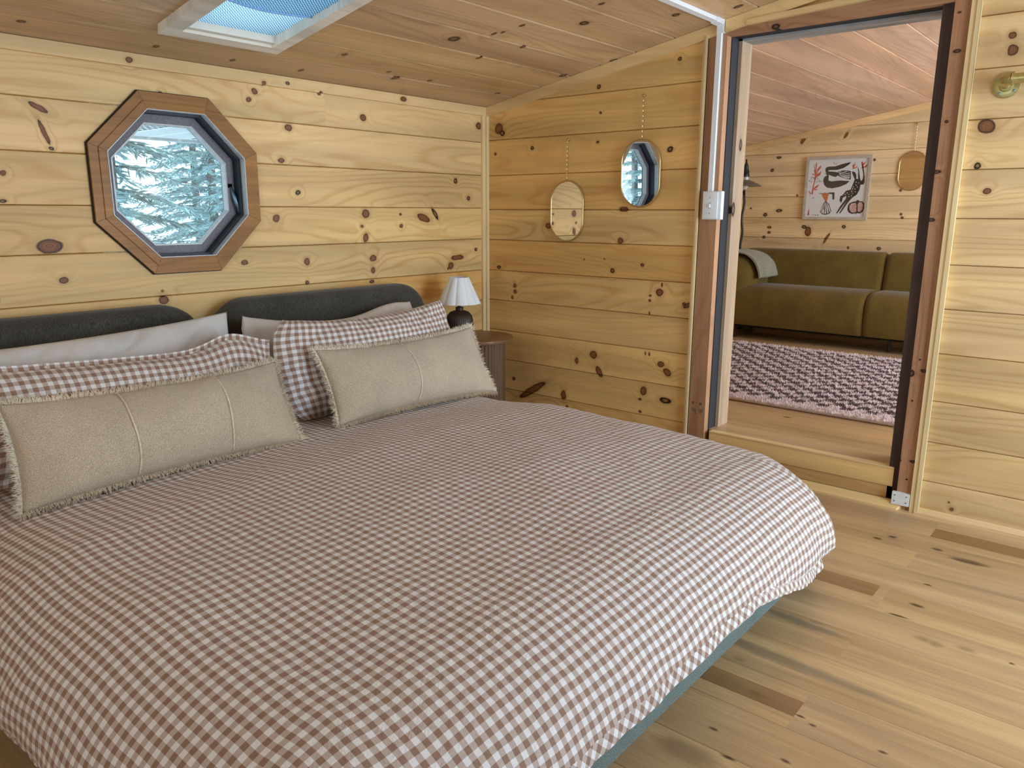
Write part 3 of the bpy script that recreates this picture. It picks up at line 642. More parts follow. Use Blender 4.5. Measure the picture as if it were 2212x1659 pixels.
def q2(m): wall_poly(m, [(-1.51, 1.972), (-2.33, 2.008), (-2.33, 2.034), (-1.51, 1.992)], -.034, -.008)
trim('trim_7', 'short pale strip above the door header', M_TRY, polys=[q2], tintc=(1, .98, .86))
trim('baseboard_right', 'narrow quarter round strip at the foot of the right wall', M_TRY, [(-.014, .001, YW, -2.38, 0, .018)])

# ------------------------------------------------------------------ doorway
door = thing('door_1', (0.1, -1.84, 0), 'open doorway of brown posts leading up one step to the lounge', 'doorway', kind='structure')
def dpart(name, mat, boxes, tintc=(1, 1, 1), label=None):
    m = MB()
    for b in boxes: m.box(*b)
    o = m.build(name, mat, door); o.color = (*tintc, 1)
    if label: o['label'] = label
    return o
dpart('door_post', M_POST, [(-.012, .03, -1.417, -1.332, 0, 1.985)], label='brown post under the light switch')
dpart('door_post', M_POST, [(-.014, .05, -2.348, -2.293, 0, 2.035)], (1.0, .98, .97), label='brown post beside the gold pipe')
dpart('post_edge', M_DKWOOD, [(.004, .05, -2.294, -2.250, .0, 1.96)], label='dark rough edge of the post')
dpart('weather_strip', M_DARKGAP, [(.03, .10, -1.421, -1.34, .1, 1.96)])
dpart('inner_post', M_RAW, [(.10, .205, -1.437, -1.34, .165, 1.95)], label='pale worn inner post')
dpart('header_board', M_POSTY, [(-.012, .03, -2.294, -1.417, 1.944, 1.992)])
dpart('weather_strip', M_DARKGAP, [(.03, .10, -2.25, -1.417, 1.946, 1.992)])
dpart('inner_beam', M_GREY, [(.10, .215, -2.35, -1.417, 1.938, 2.02)], label='grey weathered beam')
dpart('inner_post', M_DKWOOD, [(.05, .205, -2.36, -2.296, .165, 1.94)])
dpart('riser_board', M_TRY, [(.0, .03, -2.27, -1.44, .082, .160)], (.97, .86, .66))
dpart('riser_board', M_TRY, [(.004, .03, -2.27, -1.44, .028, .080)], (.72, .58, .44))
dpart('sill_strip', M_TRY, [(-.003, .036, -2.27, -1.44, .160, .166)], (1, .97, .9))
def mould(m):
    prof = [(-.004, 0), (-.046, 0), (-.046, .006), (-.040, .012), (-.030, .015), (-.026, .024), (-.016, .029), (-.004, .029)]
    n = len(prof); V = [(x, -1.40, z) for x, z in prof] + [(x, -2.305 + (x + .046) * -.35, z) for x, z in prof]
    m.add(V, [tuple(range(n)), tuple(reversed(range(n, 2 * n)))] + [(i, n + i, n + (i + 1) % n, (i + 1) % n) for i in range(n)])
mm = MB(); mould(mm); o = mm.build('sill_moulding', M_TRY, door, fixn=True); o.color = (1, .95, .78, 1)
wbk = dpart('corner_block', M_WPAINT, [(-.032, -.014, -2.346, -2.280, .020, .072)], label='white painted offcut at the post foot')
for (yy, zz) in ((-2.335, .060), (-2.335, .034), (-2.291, .060), (-2.291, .034)):
    m = MB(); m.lathe((0, 0, 0), [(.0024, 0), (.0018, .0015)], 8)
    o = MB(); o.add([(-.032 - z, yy + x, zz + y) for x, y, z in m.v], m.f); o.build('nail_head', M_BLACK, wbk, fixn=True)
for (yy, zz) in ((-2.325, 0.13), (-2.31, .46), (-2.32, .63)):
    m = MB(); m.lathe((0, 0, 0), [(.004, 0), (.003, .002)], 8)
    o = MB(); o.add([(-.014 - z, yy + x, zz + y) for x, y, z in m.v], m.f); o.build('screw_head', M_BLACK, door, fixn=True)
# lumber grading stamp (illegible ink marks) on the left post
st = MB()
for (y, z, w, h) in ((-1.352, .295, .012, .012), (-1.392, .295, .014, .012), (-1.350, .262, .004, .018), (-1.358, .262, .004, .018), (-1.366, .255, .006, .022), (-1.385, .262, .004, .018), (-1.393, .258, .004, .022), (-1.402, .262, .004, .018), (-1.372, .300, .004, .006)):
    st.box(-.0124, -.0118, y - w / 2, y + w / 2, z - h / 2, z + h / 2)
T = NT('faded_stamp_ink'); 
st.build('grading_stamp', T.out(T.mix(T.noise(T.pos(), 300.0), (.10, .045, .02), (.16, .08, .04)), .7), door)

# ------------------------------------------------------------------ window
win = thing('window_1', (OC[0], 0, OC[1]), 'octagon window in amber wood casing looking out on spruces', 'window', kind='structure')
def ring_piece(ap0, ap1, k, y0, y1, c=OC, gapk=.0):
    a = octa(ap0, c); b = octa(ap1, c); j = (k + 1) % 8
    def lerp(p, q, t): return (p[0] + (q[0] - p[0]) * t, p[1] + (q[1] - p[1]) * t)
    A0, A1, B0, B1 = lerp(a[k], a[j], gapk), lerp(a[k], a[j], 1 - gapk), lerp(b[k], b[j], gapk), lerp(b[k], b[j], 1 - gapk)
    V = [(p[0], y, p[1]) for y in (y0, y1) for p in (A0, A1, B1, B0)]
    return V, [(0, 1, 2, 3), (7, 6, 5, 4), (0, 4, 5, 1), (1, 5, 6, 2), (2, 6, 7, 3), (3, 7, 4, 0)]
def ring(ap0, ap1, y0, y1, c=OC):
    m = MB()
    for k in range(8): m.add(*ring_piece(ap0, ap1, k, y0, y1, c))
    return m
for k in range(8):
    m = MB(); m.add(*ring_piece(.300, .336, k, -.020, .0, gapk=.002)); m.add(*ring_piece(.273, .303, k, -.025, .0, gapk=.002)); m.add(*ring_piece(.273, .290, k, 0, .03, gapk=.002))
    o = m.build('casing_board', M_CASE, win, fixn=True); t = vary(.10, .05); o.color = (*t, 1)
ring(.336, .3395, -.010, .0).build('caulk_bead', M_DARKGAP, win, fixn=True)
ring(.2722, .2750, -.027, .010).build('outer_bead', M_ALU, win, fixn=True)
ring(.264, .2725, .008, .072).build('gasket', M_GASK, win, fixn=True)
sash = ring(.229, .266, .052, .092).build('sash', M_VINYL, win, fixn=True)
ring(.262, .300, .075, .10).build('window_frame', M_VINYL, win, fixn=True)
ring(.226, .232, .050, .080).build('glazing_bead', M_ALU, win, fixn=True)
m = MB(); V = [(p[0], y, p[1]) for y in (.074, .078) for p in octa(.229)]; m.add(V, [tuple(range(8)), tuple(reversed(range(8, 16)))] + [(i, 8 + i, 8 + (i + 1) % 8, (i + 1) % 8) for i in range(8)])
m.build('pane', M_PANE, win, fixn=True)
m = MB(); m.tube([(-1.556, .055, 1.295), (-1.550, .035, 1.25), (-1.535, .030, 1.19)], [.006, .008, .007], 8); m.rbox((-1.558, .058, 1.30), (.014, .006, .012), .004, 2)
m.build('latch_handle', M_STEEL, win, smooth=True)
m = MB(); m.tube([(-1.592, .06, 1.098), (-1.577, .045, 1.090)], .003, 6); m.build('latch_pin', M_ALU, win)
m = MB(); m.box(-1.84, -1.76, .059, .063, 1.030, 1.046); m.build('maker_plate', M_GASK, win)

# ------------------------------------------------------------------ skylight
sk = thing('window_2', fnC(-1.75, .75, 0), 'framed skylight with a ribbed blue white sheet in the sloping ceiling', 'skylight', kind='structure')
def frame_bar(u0, u1, v0, v1, name='frame_board', t=(1, 1, 1)):
    m = MB(); slab(m, u0, u1, v0, v1, -.030, .01); o = m.build(name, M_SKF, sk, fixn=True); o.color = (*t, 1); return o
M_SKF = wood('pale_skylight_frame', 'x', 'y', (.88, .81, .70), (.68, .58, .45), sv=-1, fine=.45)
for (a, b, c, d) in ((-1.985, -1.525, .30, .352), (-1.985, -1.525, 1.19, 1.242), (-1.985, -1.925, .352, 1.19), (-1.577, -1.525, .352, 1.19)):
    frame_bar(a, b, c, d)
for (a, b, c, d) in ((-1.925, -1.577, .352, .372), (-1.925, -1.577, 1.17, 1.19)):
    m = MB(); slab(m, a, b, c, d, -.020, .004); m.build('frame_lip', M_SKF, sk, fixn=True)
m = MB()
for (a, b, c, d) in ((-1.945, -1.925, .33, 1.21), (-1.577, -1.555, .33, 1.21), (-1.945, -1.555, .33, .352), (-1.945, -1.555, 1.19, 1.21)): slab(m, a, b, c, d, .01, .14)
m.build('shaft', M_WPAINT, sk, fixn=True)
def corr(name, u0, u1, v0, v1, d0, pitch=.0125, amp=.0024, curve=0.0):
    # ribs run slantwise over the opening
    nu, nv = 340, 40
    m = MB(); V = []; F = []; uv = []
    for j in range(nv + 1):
        for i in range(nu + 1):
            u = u0 + (u1 - u0) * i / nu
            v = v0 + (v1 - v0) * j / nv + (curve * math.sin(PI * i / nu) if j == 0 else 0)
            ph = (u + 1.1 * (v - .35)) / pitch
            d = d0 + amp * math.sin(2 * PI * ph); uv.append((ph, v))
            V.append(fnC(u, v, d))
    for j in range(nv):
        for i in range(nu): F.append((j * (nu + 1) + i, j * (nu + 1) + i + 1, (j + 1) * (nu + 1) + i + 1, (j + 1) * (nu + 1) + i))
    m.add(V, F); return m.build(name, M_CORR, sk, smooth=True, uv=uv)
corr('ribbed_sheet', -1.93, -1.57, .345, 1.20, .006)
corr('ribbed_sheet', -1.93, -1.57, .60, 1.20, -.002, curve=-.03)
m = MB(); m.tube([fnC(-1.925 + .35 * i / 20, .60 - .03 * math.sin(PI * i / 20), -.004) for i in range(21)], .0035, 6)
m.build('sheet_hem', plain('blue_hem', (.25, .45, .75), .5), sk, smooth=True)

# ------------------------------------------------------------------ lounge behind the doorway
FZ = .165; XF = 3.4
m = MB(); m.box(.03, XF + .1, YW - .1, .05, 0, FZ - .009)
floor2 = tag(m.build('floor_lounge', M_BACK), 'plank floor of the lounge one step up behind the doorway', 'floor', kind='structure')
def fnF2(u, v, d): return (v, -u, FZ - d)
k = 0; v0 = .036
while v0 < XF - .01:
    v1 = min(v0 + FW, XF); off = [0.5, 1.1, .2, .8][k % 4]
    us = sorted({0.0, -YW} | {off + 1.22 * j for j in range(0, 4) if off + 1.22 * j < -YW})
    for a, b in zip(us, us[1:]): fplank(a, b, v0, v1, vary(.10, .07), floor2, fnF2, M_FX)
    v0 = v1; k += 1
m = MB(); wall_poly(m, [(.05, 0), (YW - .1, 0), (YW - .1, zc(YW) + .1), (.05, zc(.05) + .03)], XF + .017, XF + .1)
wall3 = tag(m.build('wall_lounge', M_BACK, fixn=True), 'pine plank wall of the lounge behind the olive sofa', 'wall', kind='structure')
ZX = [.165, .31, .475, .64, .81, .981, 1.151, 1.326, 1.5, 1.685, 1.877, 2.06, 2.24, 2.42]
rowB(0.0, -YW, ZX, [(1, .97, .92)], wall3, lambda u, v, d: (XF + d, -u, v), M_X)
m = MB(); slab(m, .09, XF + .1, -.08, -YW + .1, .017, .06)
ceil2 = tag(m.build('ceiling_lounge', M_BACK, fixn=True), 'pinkish brown plank ceiling of the lounge', 'ceiling', kind='structure')
for i in range(len(YC) - 1):
    plank([(.09, YC[i] - .06 if i else 0), (XF, YC[i] - .06 if i else 0), (XF, YC[i + 1] - .06), (.09, YC[i + 1] - .06)], YC[i] - .06 if i else 0, YC[i + 1] - .06, fnC, .016, M_CX, ceil2, vary(.08, .05), ch=.005)
rowB(.1, XF, [.165, .35, .52, .69, .87, 1.04, 1.21, 1.39, 1.57, 1.75], [(1, .97, .9)], wall_back, lambda u, v, d: (u, d, v), M_X, slope=False)
trim('trim_8', 'sloping pine strip under the lounge ceiling above the picture', M_TRY, polys=[lambda m: wall_poly(m, [(0, zc(0) - .05), (YW, zc(YW) - .05), (YW, zc(YW) - .001), (0, zc(0) - .001)], XF - .018, XF + .002)])
m = MB(); wall_poly(m, [(.0, 0), (-1.335, 0), (-1.335, zc(-1.335)), (0, zc(0))], .091, .11); wall_poly(m, [(-2.36, 0), (YW, 0), (YW, zc(YW)), (-2.36, zc(-2.36))], .091, .11); wall_poly(m, [(-1.335, 1.95), (-2.36, 1.95), (-2.36, zc(-2.36)), (-1.335, zc(-1.335))], .091, .11)
tag(m.build('wall_lounge_side', M_B, fixn=True), 'pine wall of the lounge around the doorway, seen only in the lounge mirror', 'wall', kind='structure')
m = MB(); m.box(.1, .75, YW - .1, YW, 0, 2.6); m.box(2.65, XF + .1, YW - .1, YW, 0, 2.6); m.box(.75, 2.65, YW - .1, YW, 0, .7); m.box(.75, 2.65, YW - .1, YW, 2.2, 2.6)
tag(m.build('wall_lounge_front', M_A), 'pine wall with a window at the far side of the lounge', 'wall', kind='structure')

# ------------------------------------------------------------------ bed
bed = thing('bed', (-1.79, -1.2, 0), 'low upholstered double bed with two charcoal headboards under the gingham duvet', 'bed')
def headboard(x0, x1):
    """rounded upright slab with round upper corners"""
    R = .17; z0, z1 = .07, .845; y0, y1 = -.022, -.145; r = .045
    def outline(ins):
        pts = []; rr = R - ins
        X0, X1, Z0, Z1 = x0 + ins, x1 - ins, z0, z1 - ins
        pts.append((X0, Z0)); 
        for k in range(13):
            a = PI - k * PI / 24; pts.append((X0 + rr + rr * math.cos(a), Z1 - rr + rr * math.sin(a)))
        for k in range(13):
            a = PI / 2 - k * PI / 24; pts.append((X1 - rr + rr * math.cos(a), Z1 - rr + rr * math.sin(a)))
        pts.append((X1, Z0)); return pts
    layers = []
    for k in range(7): a = k * PI / 12; layers.append((r * (1 - math.sin(a)), y0 - r * (1 - math.cos(a))))
    layers = [(r * (1 - math.cos(PI / 2 * k / 6)), 0) for k in []] or layers
    L = [(r * (1 - math.sin(k * PI / 12)), y0 - r * (1 - math.cos(k * PI / 12))) for k in range(7)]
    L += [(r * (1 - math.cos(k * PI / 12)), y1 + r * (1 - math.sin(k * PI / 12))) for k in range(7)]
    V = []; F = []; n = None
    for ins, y in L:
        o = outline(ins); n = len(o); V += [(x, y, z) for x, z in o]
    for l in range(len(L) - 1):
        for i in range(n):
            j = (i + 1) % n; F.append((l * n + i, l * n + j, (l + 1) * n + j, (l + 1) * n + i))
    F.append(tuple(range(n))); F.append(tuple(reversed(range((len(L) - 1) * n, len(L) * n))))
    m = MB(); m.add(V, F); return m.build('headboard', M_HEAD, bed, smooth=50, fixn=True)
headboard(-2.975, -1.812); headboard(-1.772, -.605)
def plan_round(x0, x1, y0, y1, r, z0, z1, edge=.03):
    def out(ins):
        pts = []; rr = r - ins
        for (cx, cy, a0) in ((x1 - r, y1 - r, 0), (x0 + r, y1 - r, PI / 2), (x0 + r, y0 + r, PI), (x1 - r, y0 + r, 1.5 * PI)):
            for k in range(11): a = a0 + k * PI / 20; pts.append((cx + rr * math.cos(a), cy + rr * math.sin(a)))
        return pts
    L = [(edge * (1 - math.sin(k * PI / 8)), z0 + edge * (1 - math.cos(k * PI / 8))) for k in range(5)]
    L += [(edge * (1 - math.cos(k * PI / 8)), z1 - edge + edge * math.sin(k * PI / 8)) for k in range(5)]
    V = []; F = []
    for ins, z in L: o = out(ins); n = len(o); V += [(x, y, z) for x, y in o]
    for l in range(len(L) - 1):
        for i in range(n): j = (i + 1) % n; F.append((l * n + i, l * n + j, (l + 1) * n + j, (l + 1) * n + i))
    F.append(tuple(reversed(range(n)))); F.append(tuple(range((len(L) - 1) * n, len(L) * n)))
    m = MB(); m.add(V, F); return m
plan_round(-2.86, -.76, -2.282, -.15, .30, .065, .22).build('bed_frame', M_FRAME, bed, smooth=50, fixn=True)
plan_round(-2.80, -.82, -2.12, -.15, .28, .22, .345, .05).build('mattress', M_MATT, bed, smooth=50, fixn=True)
for (x, y) in ((-2.6, -2.05), (-1.0, -2.05), (-2.7, -.3), (-.9, -.3)):
    m = MB(); m.lathe((x, y, 0), [(.022, 0), (.026, .056)], 12); m.build('leg', M_BLACK, bed, smooth=40)

# ------------------------------------------------------------------ duvet
IX0, IX1, IY = -2.65, -.945, -2.02      # flat inner field; beyond it the cloth rolls down
DA, DB = .312, .235
_tab = []; _s = 0.0; px = (0.0, 0.0)
for k in range(201):
    a = k / 200 * PI / 2; p = (DA * math.sin(a), DB * (1 - math.cos(a)))
    if k: _s += math.hypot(p[0] - px[0], p[1] - px[1])
    _tab.append((_s, p)); px = p
ARC = _s
def roll(L):
    if L <= 0: return 0.0, 0.0
    if L >= ARC:
        e = L - ARC; return DA - .55 * e, DB + .84 * e
    lo, hi = 0, 200
    while hi - lo > 1:
        mid = (lo + hi) // 2
        if _tab[mid][0] <= L: lo = mid
        else: hi = mid
    t = (L - _tab[lo][0]) / max(1e-9, _tab[hi][0] - _tab[lo][0]); a, b = _tab[lo][1], _tab[hi][1]
    return a[0] + t * (b[0] - a[0]), a[1] + t * (b[1] - a[1])
LO = .372; LOL = .52
def ztop(x, y):
    z = .412 + .022 * max(0, 1 - ((x + 1.79) / .95) ** 2)
    z -= .030 * max(0.0, min(1.0, (-1.45 - y) / .7)) ** 1.5
    z += .010 * mnoise.noise((x * 2.2, y * 2.2, 3.1)) + .004 * mnoise.noise((x * 7, y * 7, 1.7))
    z -= .028 * max(0.0, min(1.0, (y + 1.10) / .30))
    # the two comforter halves sag a little along the middle
    return z
def dlow(s): return 1 + .34 * max(0.0, min(1.0, (s + 1.55) / .55)) ** 1.3
def duvet_pt(s, t):
    ex = s - IX1 if s > IX1 else (s - IX0 if s < IX0 else 0.0); et = (t - IY) * dlow(s) if t < IY else 0.0
    bx, by = min(max(s, IX0), IX1), max(t, IY)
    PN = 1.7 if ex > 0 else 2.4
    L = (abs(ex) ** PN + abs(et) ** PN) ** (1 / PN); hyp = math.hypot(ex, et)
    h, d = roll(L)
    dx, dy = (ex / hyp, et / hyp) if hyp > 1e-9 else (0, 0)
    if dx > 0: h *= 1 - .21 * abs(2 * dx * dy)
    z = ztop(bx, by) - d
    # hanging folds grow towards the hem
    k = max(0.0, min(1.0, (L - .20) / .30))
    w = s + t * .9
    fold = .016 * mnoise.noise((w * 6.0, L * 1.2, 5.0)) + .007 * mnoise.noise((w * 17, L * 2.0, 9.0))
    h += k * fold
    z += .010 * k * mnoise.noise((w * 4.0, 2.0, 0.3))
    n = .0022 * mnoise.noise((s * 21, t * 21, 4.0))
    return (bx + dx * h, by + dy * h, max(.030, z + n))
duvet = None
m = MB(); S0, S1, T0, T1 = IX0 - LOL, IX1 + LO, -.16, IY - LO
NS, NTT = 300, 270; uv = []
for j in range(NTT + 1):
    for i in range(NS + 1):
        s = S0 + (S1 - S0) * i / NS; t = T0 + (T1 - T0) * j / NTT
        m.v.append(duvet_pt(s, t)); uv.append((s + 5, (t if t > IY else IY + (t - IY) * dlow(s)) + 5))
for j in range(NTT):
    for i in range(NS):
        a = j * (NS + 1) + i; m.f.append((a, a + NS + 1, a + NS + 2, a + 1))
duvet = tag(m.build('duvet', M_GING, None, smooth=True, uv=uv), 'brown and white gingham duvet spread over the whole bed', 'duvet')
# stitched border that stands out along the hem
hem_s = []
for i in range(0, 181): hem_s.append((S0, T0 + (T1 - T0) * i / 180))
for i in range(1, 241): hem_s.append((S0 + (S1 - S0) * i / 240, T1))
for i in range(1, 181): hem_s.append((S1, T1 + (T0 - T1) * i / 180))
m = MB(); uv = []; acc = 0; prev = None
cm = Vector((-1.79, -1.0, 0))
for k, (s, t) in enumerate(hem_s):
    p = Vector(duvet_pt(s, t)); q = Vector(duvet_pt(s + (0.02 if s <= S0 else (-.02 if s >= S1 else 0)), t + (.02 if t <= T1 else 0)))
    if prev is not None: acc += (p - prev).length
    prev = p
    e = p - cm; e.z = 0
    if abs(s - S0) < 1e-6 and t > IY: e = Vector((-1, 0, 0))
    elif abs(s - S1) < 1e-6 and t > IY: e = Vector((1, 0, 0))
    elif abs(t - T1) < 1e-6 and IX0 < s < IX1: e = Vector((0, -1, 0))
    e.normalize()
    wv = .7 * mnoise.noise((acc * 7, 3.3, 0)) + .35 * mnoise.noise((acc * 19, 8.3, 0))
    for c, (dn, w) in enumerate(((0, .0), (.010, .45 + .3 * wv), (.021, .85 + .7 * wv), (.030, 1.0 + 1.0 * wv))):
        v = p + e * (.009 * w) + Vector((0, 0, -dn * (1 - .35 * wv)))
        v.z = max(.012, v.z); m.v.append(tuple(v)); uv.append((acc * .72 + dn * .7, acc * .69 - dn * .7))
for k in range(len(hem_s) - 1):
    for c in range(3): a = k * 4 + c; m.f.append((a, a + 4, a + 5, a + 1))
hem = m.build('hem', M_GING, duvet, smooth=True, uv=uv)

# ------------------------------------------------------------------ pillows and cushions
def pillow(name, TL, TR, BR, BL, thick, label, cat, mat, group=None, bow=(.03, .03, .02, .02), nu=120, nv=56, wr=.006, power=2.4, seed=0.0, uvrot=0.0, flange=0.0, bump_top=None, corner=0.0, folds=0.0):
    TL, TR, BR, BL = map(Vector, (TL, TR, BR, BL))
    nrm = (TR - TL).cross(BL - TL).normalized()
    if nrm.y > 0: nrm = -nrm                           # front faces the foot of the bed
    cen = (TL + TR + BR + BL) / 4
    W = ((TR - TL).length + (BR - BL).length) / 2; H = ((BL - TL).length + (BR - TR).length) / 2
    def base(u, v):
        p = (TL * (1 - u) + TR * u) * (1 - v) + (BL * (1 - u) + BR * u) * v
        fu, fv = 4 * u * (1 - u), 4 * v * (1 - v)
        rgt = ((TR - TL) * (1 - v) + (BR - BL) * v).normalized(); dwn = ((BL - TL) * (1 - u) + (BR - TR) * u).normalized()
        p = p + dwn * (bow[0] * fu ** .8 * (1 - v) ** 2) - dwn * (bow[1] * fu ** .8 * v ** 2)
        p = p + rgt * (bow[2] * fv ** .8 * (1 - u) ** 2) - rgt * (bow[3] * fv ** .8 * u ** 2)
        if corner:
            cu = max(0, abs(2 * u - 1) - .8) / .2; cv = max(0, abs(2 * v - 1) - .7) / .3
            p = p + (cen - p).normalized() * (corner * (cu * cv) ** 1.0)
        if bump_top: p = p - dwn * (bump_top[1] * math.exp(-((u - bump_top[0]) / bump_top[2]) ** 2) * (1 - v) ** 2)
        return p
    def prof(u, v):
        a, b = abs(2 * u - 1), abs(2 * v - 1)
        if flange:
            a = min(1, a / (1 - flange / W * 2)); b = min(1, b / (1 - flange / H * 2))
        return ((1 - a ** power) * (1 - b ** power)) ** .55
    m = MB(); uvl = []
    def q(x): return x
    for side in (1, -1):
        for j in range(nv + 1):
            for i in range(nu + 1):
                u, v = i / nu, j / nv
                t = prof(u, v); p = base(u, v)
                edge = 1 - min(1, 3.5 * min(u, 1 - u, v, 1 - v))
                fo = -folds * max(0.0, 1 - 3.5 * abs(mnoise.noise((u * 9 + v * 3.5 + seed, v * 2.6 + u * 1.5, seed)))) * min(1, t * 3) * (.35 + .65 * abs(mnoise.noise((u * 4, v * 3, seed + 9))) * 2)
                w = fo + wr * (mnoise.noise((u * 9 + seed, v * 3 + seed, seed)) + .5 * mnoise.noise((u * 22 + seed, v * 8, seed + 4))) * (.4 + 1.4 * edge) * min(1, t * 2.5)
                p = p + nrm * (side * thick * (.62 if side > 0 else .38) * t + w)
                m.v.append(tuple(p)); uvl.append((u * W + 3, v * H + 3 + (0 if side > 0 else .01)))
    N = (nu + 1) * (nv + 1)
    for sidx in (0, 1):
        for j in range(nv):
            for i in range(nu):
                a = sidx * N + j * (nu + 1) + i; f = (a, a + nu + 1, a + nu + 2, a + 1)
                m.f.append(f if sidx == 0 else tuple(reversed(f)))
    o = m.build(name, mat, None, uv=uvl)
    b = bmesh.new(); b.from_mesh(o.data); bmesh.ops.remove_doubles(b, verts=b.verts, dist=.0006); bmesh.ops.recalc_face_normals(b, faces=b.faces); b.to_mesh(o.data); b.free()
    o.data.polygons.foreach_set('use_smooth', [True] * len(o.data.polygons))
    tag(o, label, cat, group)
    return o, base, prof, nrm, W, H
GRPW, GRPG, GRPC = 'white pillows against the headboards', 'gingham pillows', 'fringed oatmeal lumbar cushions'
pillow('pillow', (-2.80, -.245, .775), (-1.785, -.245, .815), (-1.79, -.32, .40), (-2.80, -.32, .40), .13, 'plain white pillow against the left headboard under the octagon window', 'pillow', M_WHITE, GRPW, bow=(.018, .02, .02, .012), wr=.010, seed=2.0, folds=.012)
pillow('pillow', (-1.735, -.235, .800), (-.80, -.235, .765), (-.79, -.31, .40), (-1.74, -.31, .40), .13, 'plain white pillow against the right headboard beside the lamp', 'pillow', M_WHITE, GRPW, bow=(.055, .02, .01, .01), wr=.008, seed=5.0, folds=.010, corner=.02, bump_top=(.83, .035, .18))
pillow('gingham_pillow', (-2.84, -.41, .765), (-1.728, -.44, .712), (-1.76, -.57, .41), (-2.86, -.57, .41), .15, 'gingham pillow on the left behind the longer fringed cushion', 'pillow', M_GINGP, GRPG, bow=(.012, .02, .02, .02), wr=.009, seed=8.0, bump_top=(.86, .048, .10), flange=.02)
pillow('gingham_pillow', (-1.685, -.43, .798), (-.765, -.41, .803), (-.765, -.57, .40), (-1.70, -.57, .40), .15, 'gingham pillow on the right leaning beside the lamp', 'pillow', M_GINGP, GRPG, bow=(.048, .02, -.055, .03), wr=.012, seed=11.0, folds=.012, corner=.025)

def cushion(TL, TR, BR, BL, label, seams, seed):
    o, base, prof, nrm, W, H = pillow('lumbar_cushion', TL, TR, BR, BL, .155, label, 'cushion', M_BOUC, GRPC, bow=(.030, .022, .02, .02), wr=.005, seed=seed, power=2.0, nu=64, nv=34)
    for us in seams:
        m = MB(); pts = []
        for k in range(31):
            v = .02 + .96 * k / 30; u = us + .006 * math.sin(v * 5 + us * 9)
            pts.append(base(u, v) + nrm * (.155 * .62 * prof(u, v) + .0012))
        m.tube([tuple(p) for p in pts], .0032, 6); m.build('seam', M_FRINGE, o, smooth=True)
    rnd = random.Random(int(seed * 10))
    m = MB(); cen = base(.5, .5)
    def strands(n, fn, outdir):
        for k in range(n):
            a = (k + rnd.random()) / n; p = fn(a); d = outdir(a)
            for q in range(2):
                L = rnd.uniform(.014, .030); side = nrm.cross(d).normalized()
                dd = (d + nrm * rnd.uniform(-.55, .75) + side * rnd.uniform(-.6, .6)).normalized()
                d2 = (dd + side * rnd.uniform(-.8, .8) + nrm * rnd.uniform(-.4, .4) + Vector((0, 0, -.35))).normalized()
                p0 = p + side * rnd.uniform(-.003, .003) - d * .003; p1 = p0 + dd * L * .6; p2 = p1 + d2 * L * .5
                r = rnd.uniform(.0013, .0023); s1 = side * r; s2 = nrm * r
                b = len(m.v)
                for (c, kk) in ((p0, 1.0), (p1, .9)):
                    m.v += [tuple(c + s1 * kk), tuple(c - s1 * .5 * kk + s2 * kk), tuple(c - s1 * .5 * kk - s2 * kk)]
                m.v.append(tuple(p2))
                for i in range(3):
                    j = (i + 1) % 3; m.f.append((b + i, b + j, b + 3 + j, b + 3 + i)); m.f.append((b + 3 + i, b + 3 + j, b + 6))
    up = (Vector(TL) - Vector(BL)).normalized(); rt = (Vector(TR) - Vector(TL)).normalized()
    strands(620, lambda a: base(a, 0), lambda a: up); strands(620, lambda a: base(a, 1), lambda a: -up * .7 - Vector((0, .7, 0)))
    strands(230, lambda a: base(0, a), lambda a: -rt); strands(230, lambda a: base(1, a), lambda a: rt)
    f = m.build('fringe', M_FRINGE, o); f['kind'] = 'stuff'
    return o
cushion((-2.690, -.575, .672), (-1.795, -.575, .665), (-1.815, -.748, .398), (-2.715, -.752, .398), 'longer fringed oatmeal cushion with two seams on the left of the bed', (.345, .70), 3.0)
cushion((-1.628, -.575, .683), (-.755, -.575, .676), (-.765, -.735, .392), (-1.650, -.735, .410), 'fringed oatmeal cushion with one seam leaning by the nightstand', (.445,), 6.0)

# ------------------------------------------------------------------ nightstand and lamp
ns = thing('nightstand', (-.335, -.225, 0), 'round walnut nightstand with a fluted drum base in the corner', 'nightstand')
m = MB(); m.lathe((-.335, -.225, 0), [(.185, .520), (.196, .523), (.200, .532), (.198, .540), (.192, .543)], 64); m.build('table_top', M_WALNT, ns, smooth=40)
NF = 44
def flute(a, z): return 1 + .028 * abs(math.sin(a * NF / 2))
m = MB(); m.lathe((-.335, -.225, 0), [(.150, .012), (.150, .521)], NF * 6, flute); m.build('fluted_base', M_WALN, ns, smooth=50)
m = MB(); m.lathe((-.335, -.225, 0), [(.145, 0), (.145, .014)], 48); m.build('plinth', M_WALN, ns, smooth=40)
LX, LY, LZ = -.462, -.222, .5432
lamp = thing('table_lamp', (LX, LY, LZ), 'small table lamp with a white scalloped shade on the nightstand', 'lamp')
prof = [(.036, 0), (.042, .004), (.058, .018), (.067, .040), (.071, .070), (.070, .098), (.063, .124), (.049, .141), (.028, .149), (.018, .150)]
m = MB(); m.lathe((LX, LY, LZ), prof, 48 * 4, lambda a, z: 1 + .018 * math.sin(a * 48)); m.build('lamp_base', M_DKLAMP, lamp, smooth=60)
m = MB(); m.lathe((LX, LY, LZ), [(.020, .148), (.021, .166), (.017, .168)], 24); m.build('neck', M_DKLAMP, lamp, smooth=40)
m = MB(); m.lathe((LX, LY, LZ), [(.008, .166), (.008, .215)], 16); m.build('socket', M_BLACK, lamp, smooth=40)
def scal(a, z): return 1 + .085 * abs(math.sin(a * 5 + .3)) ** .7
m = MB(); V = []
prof = [(.104, .187), (.047, .322)]
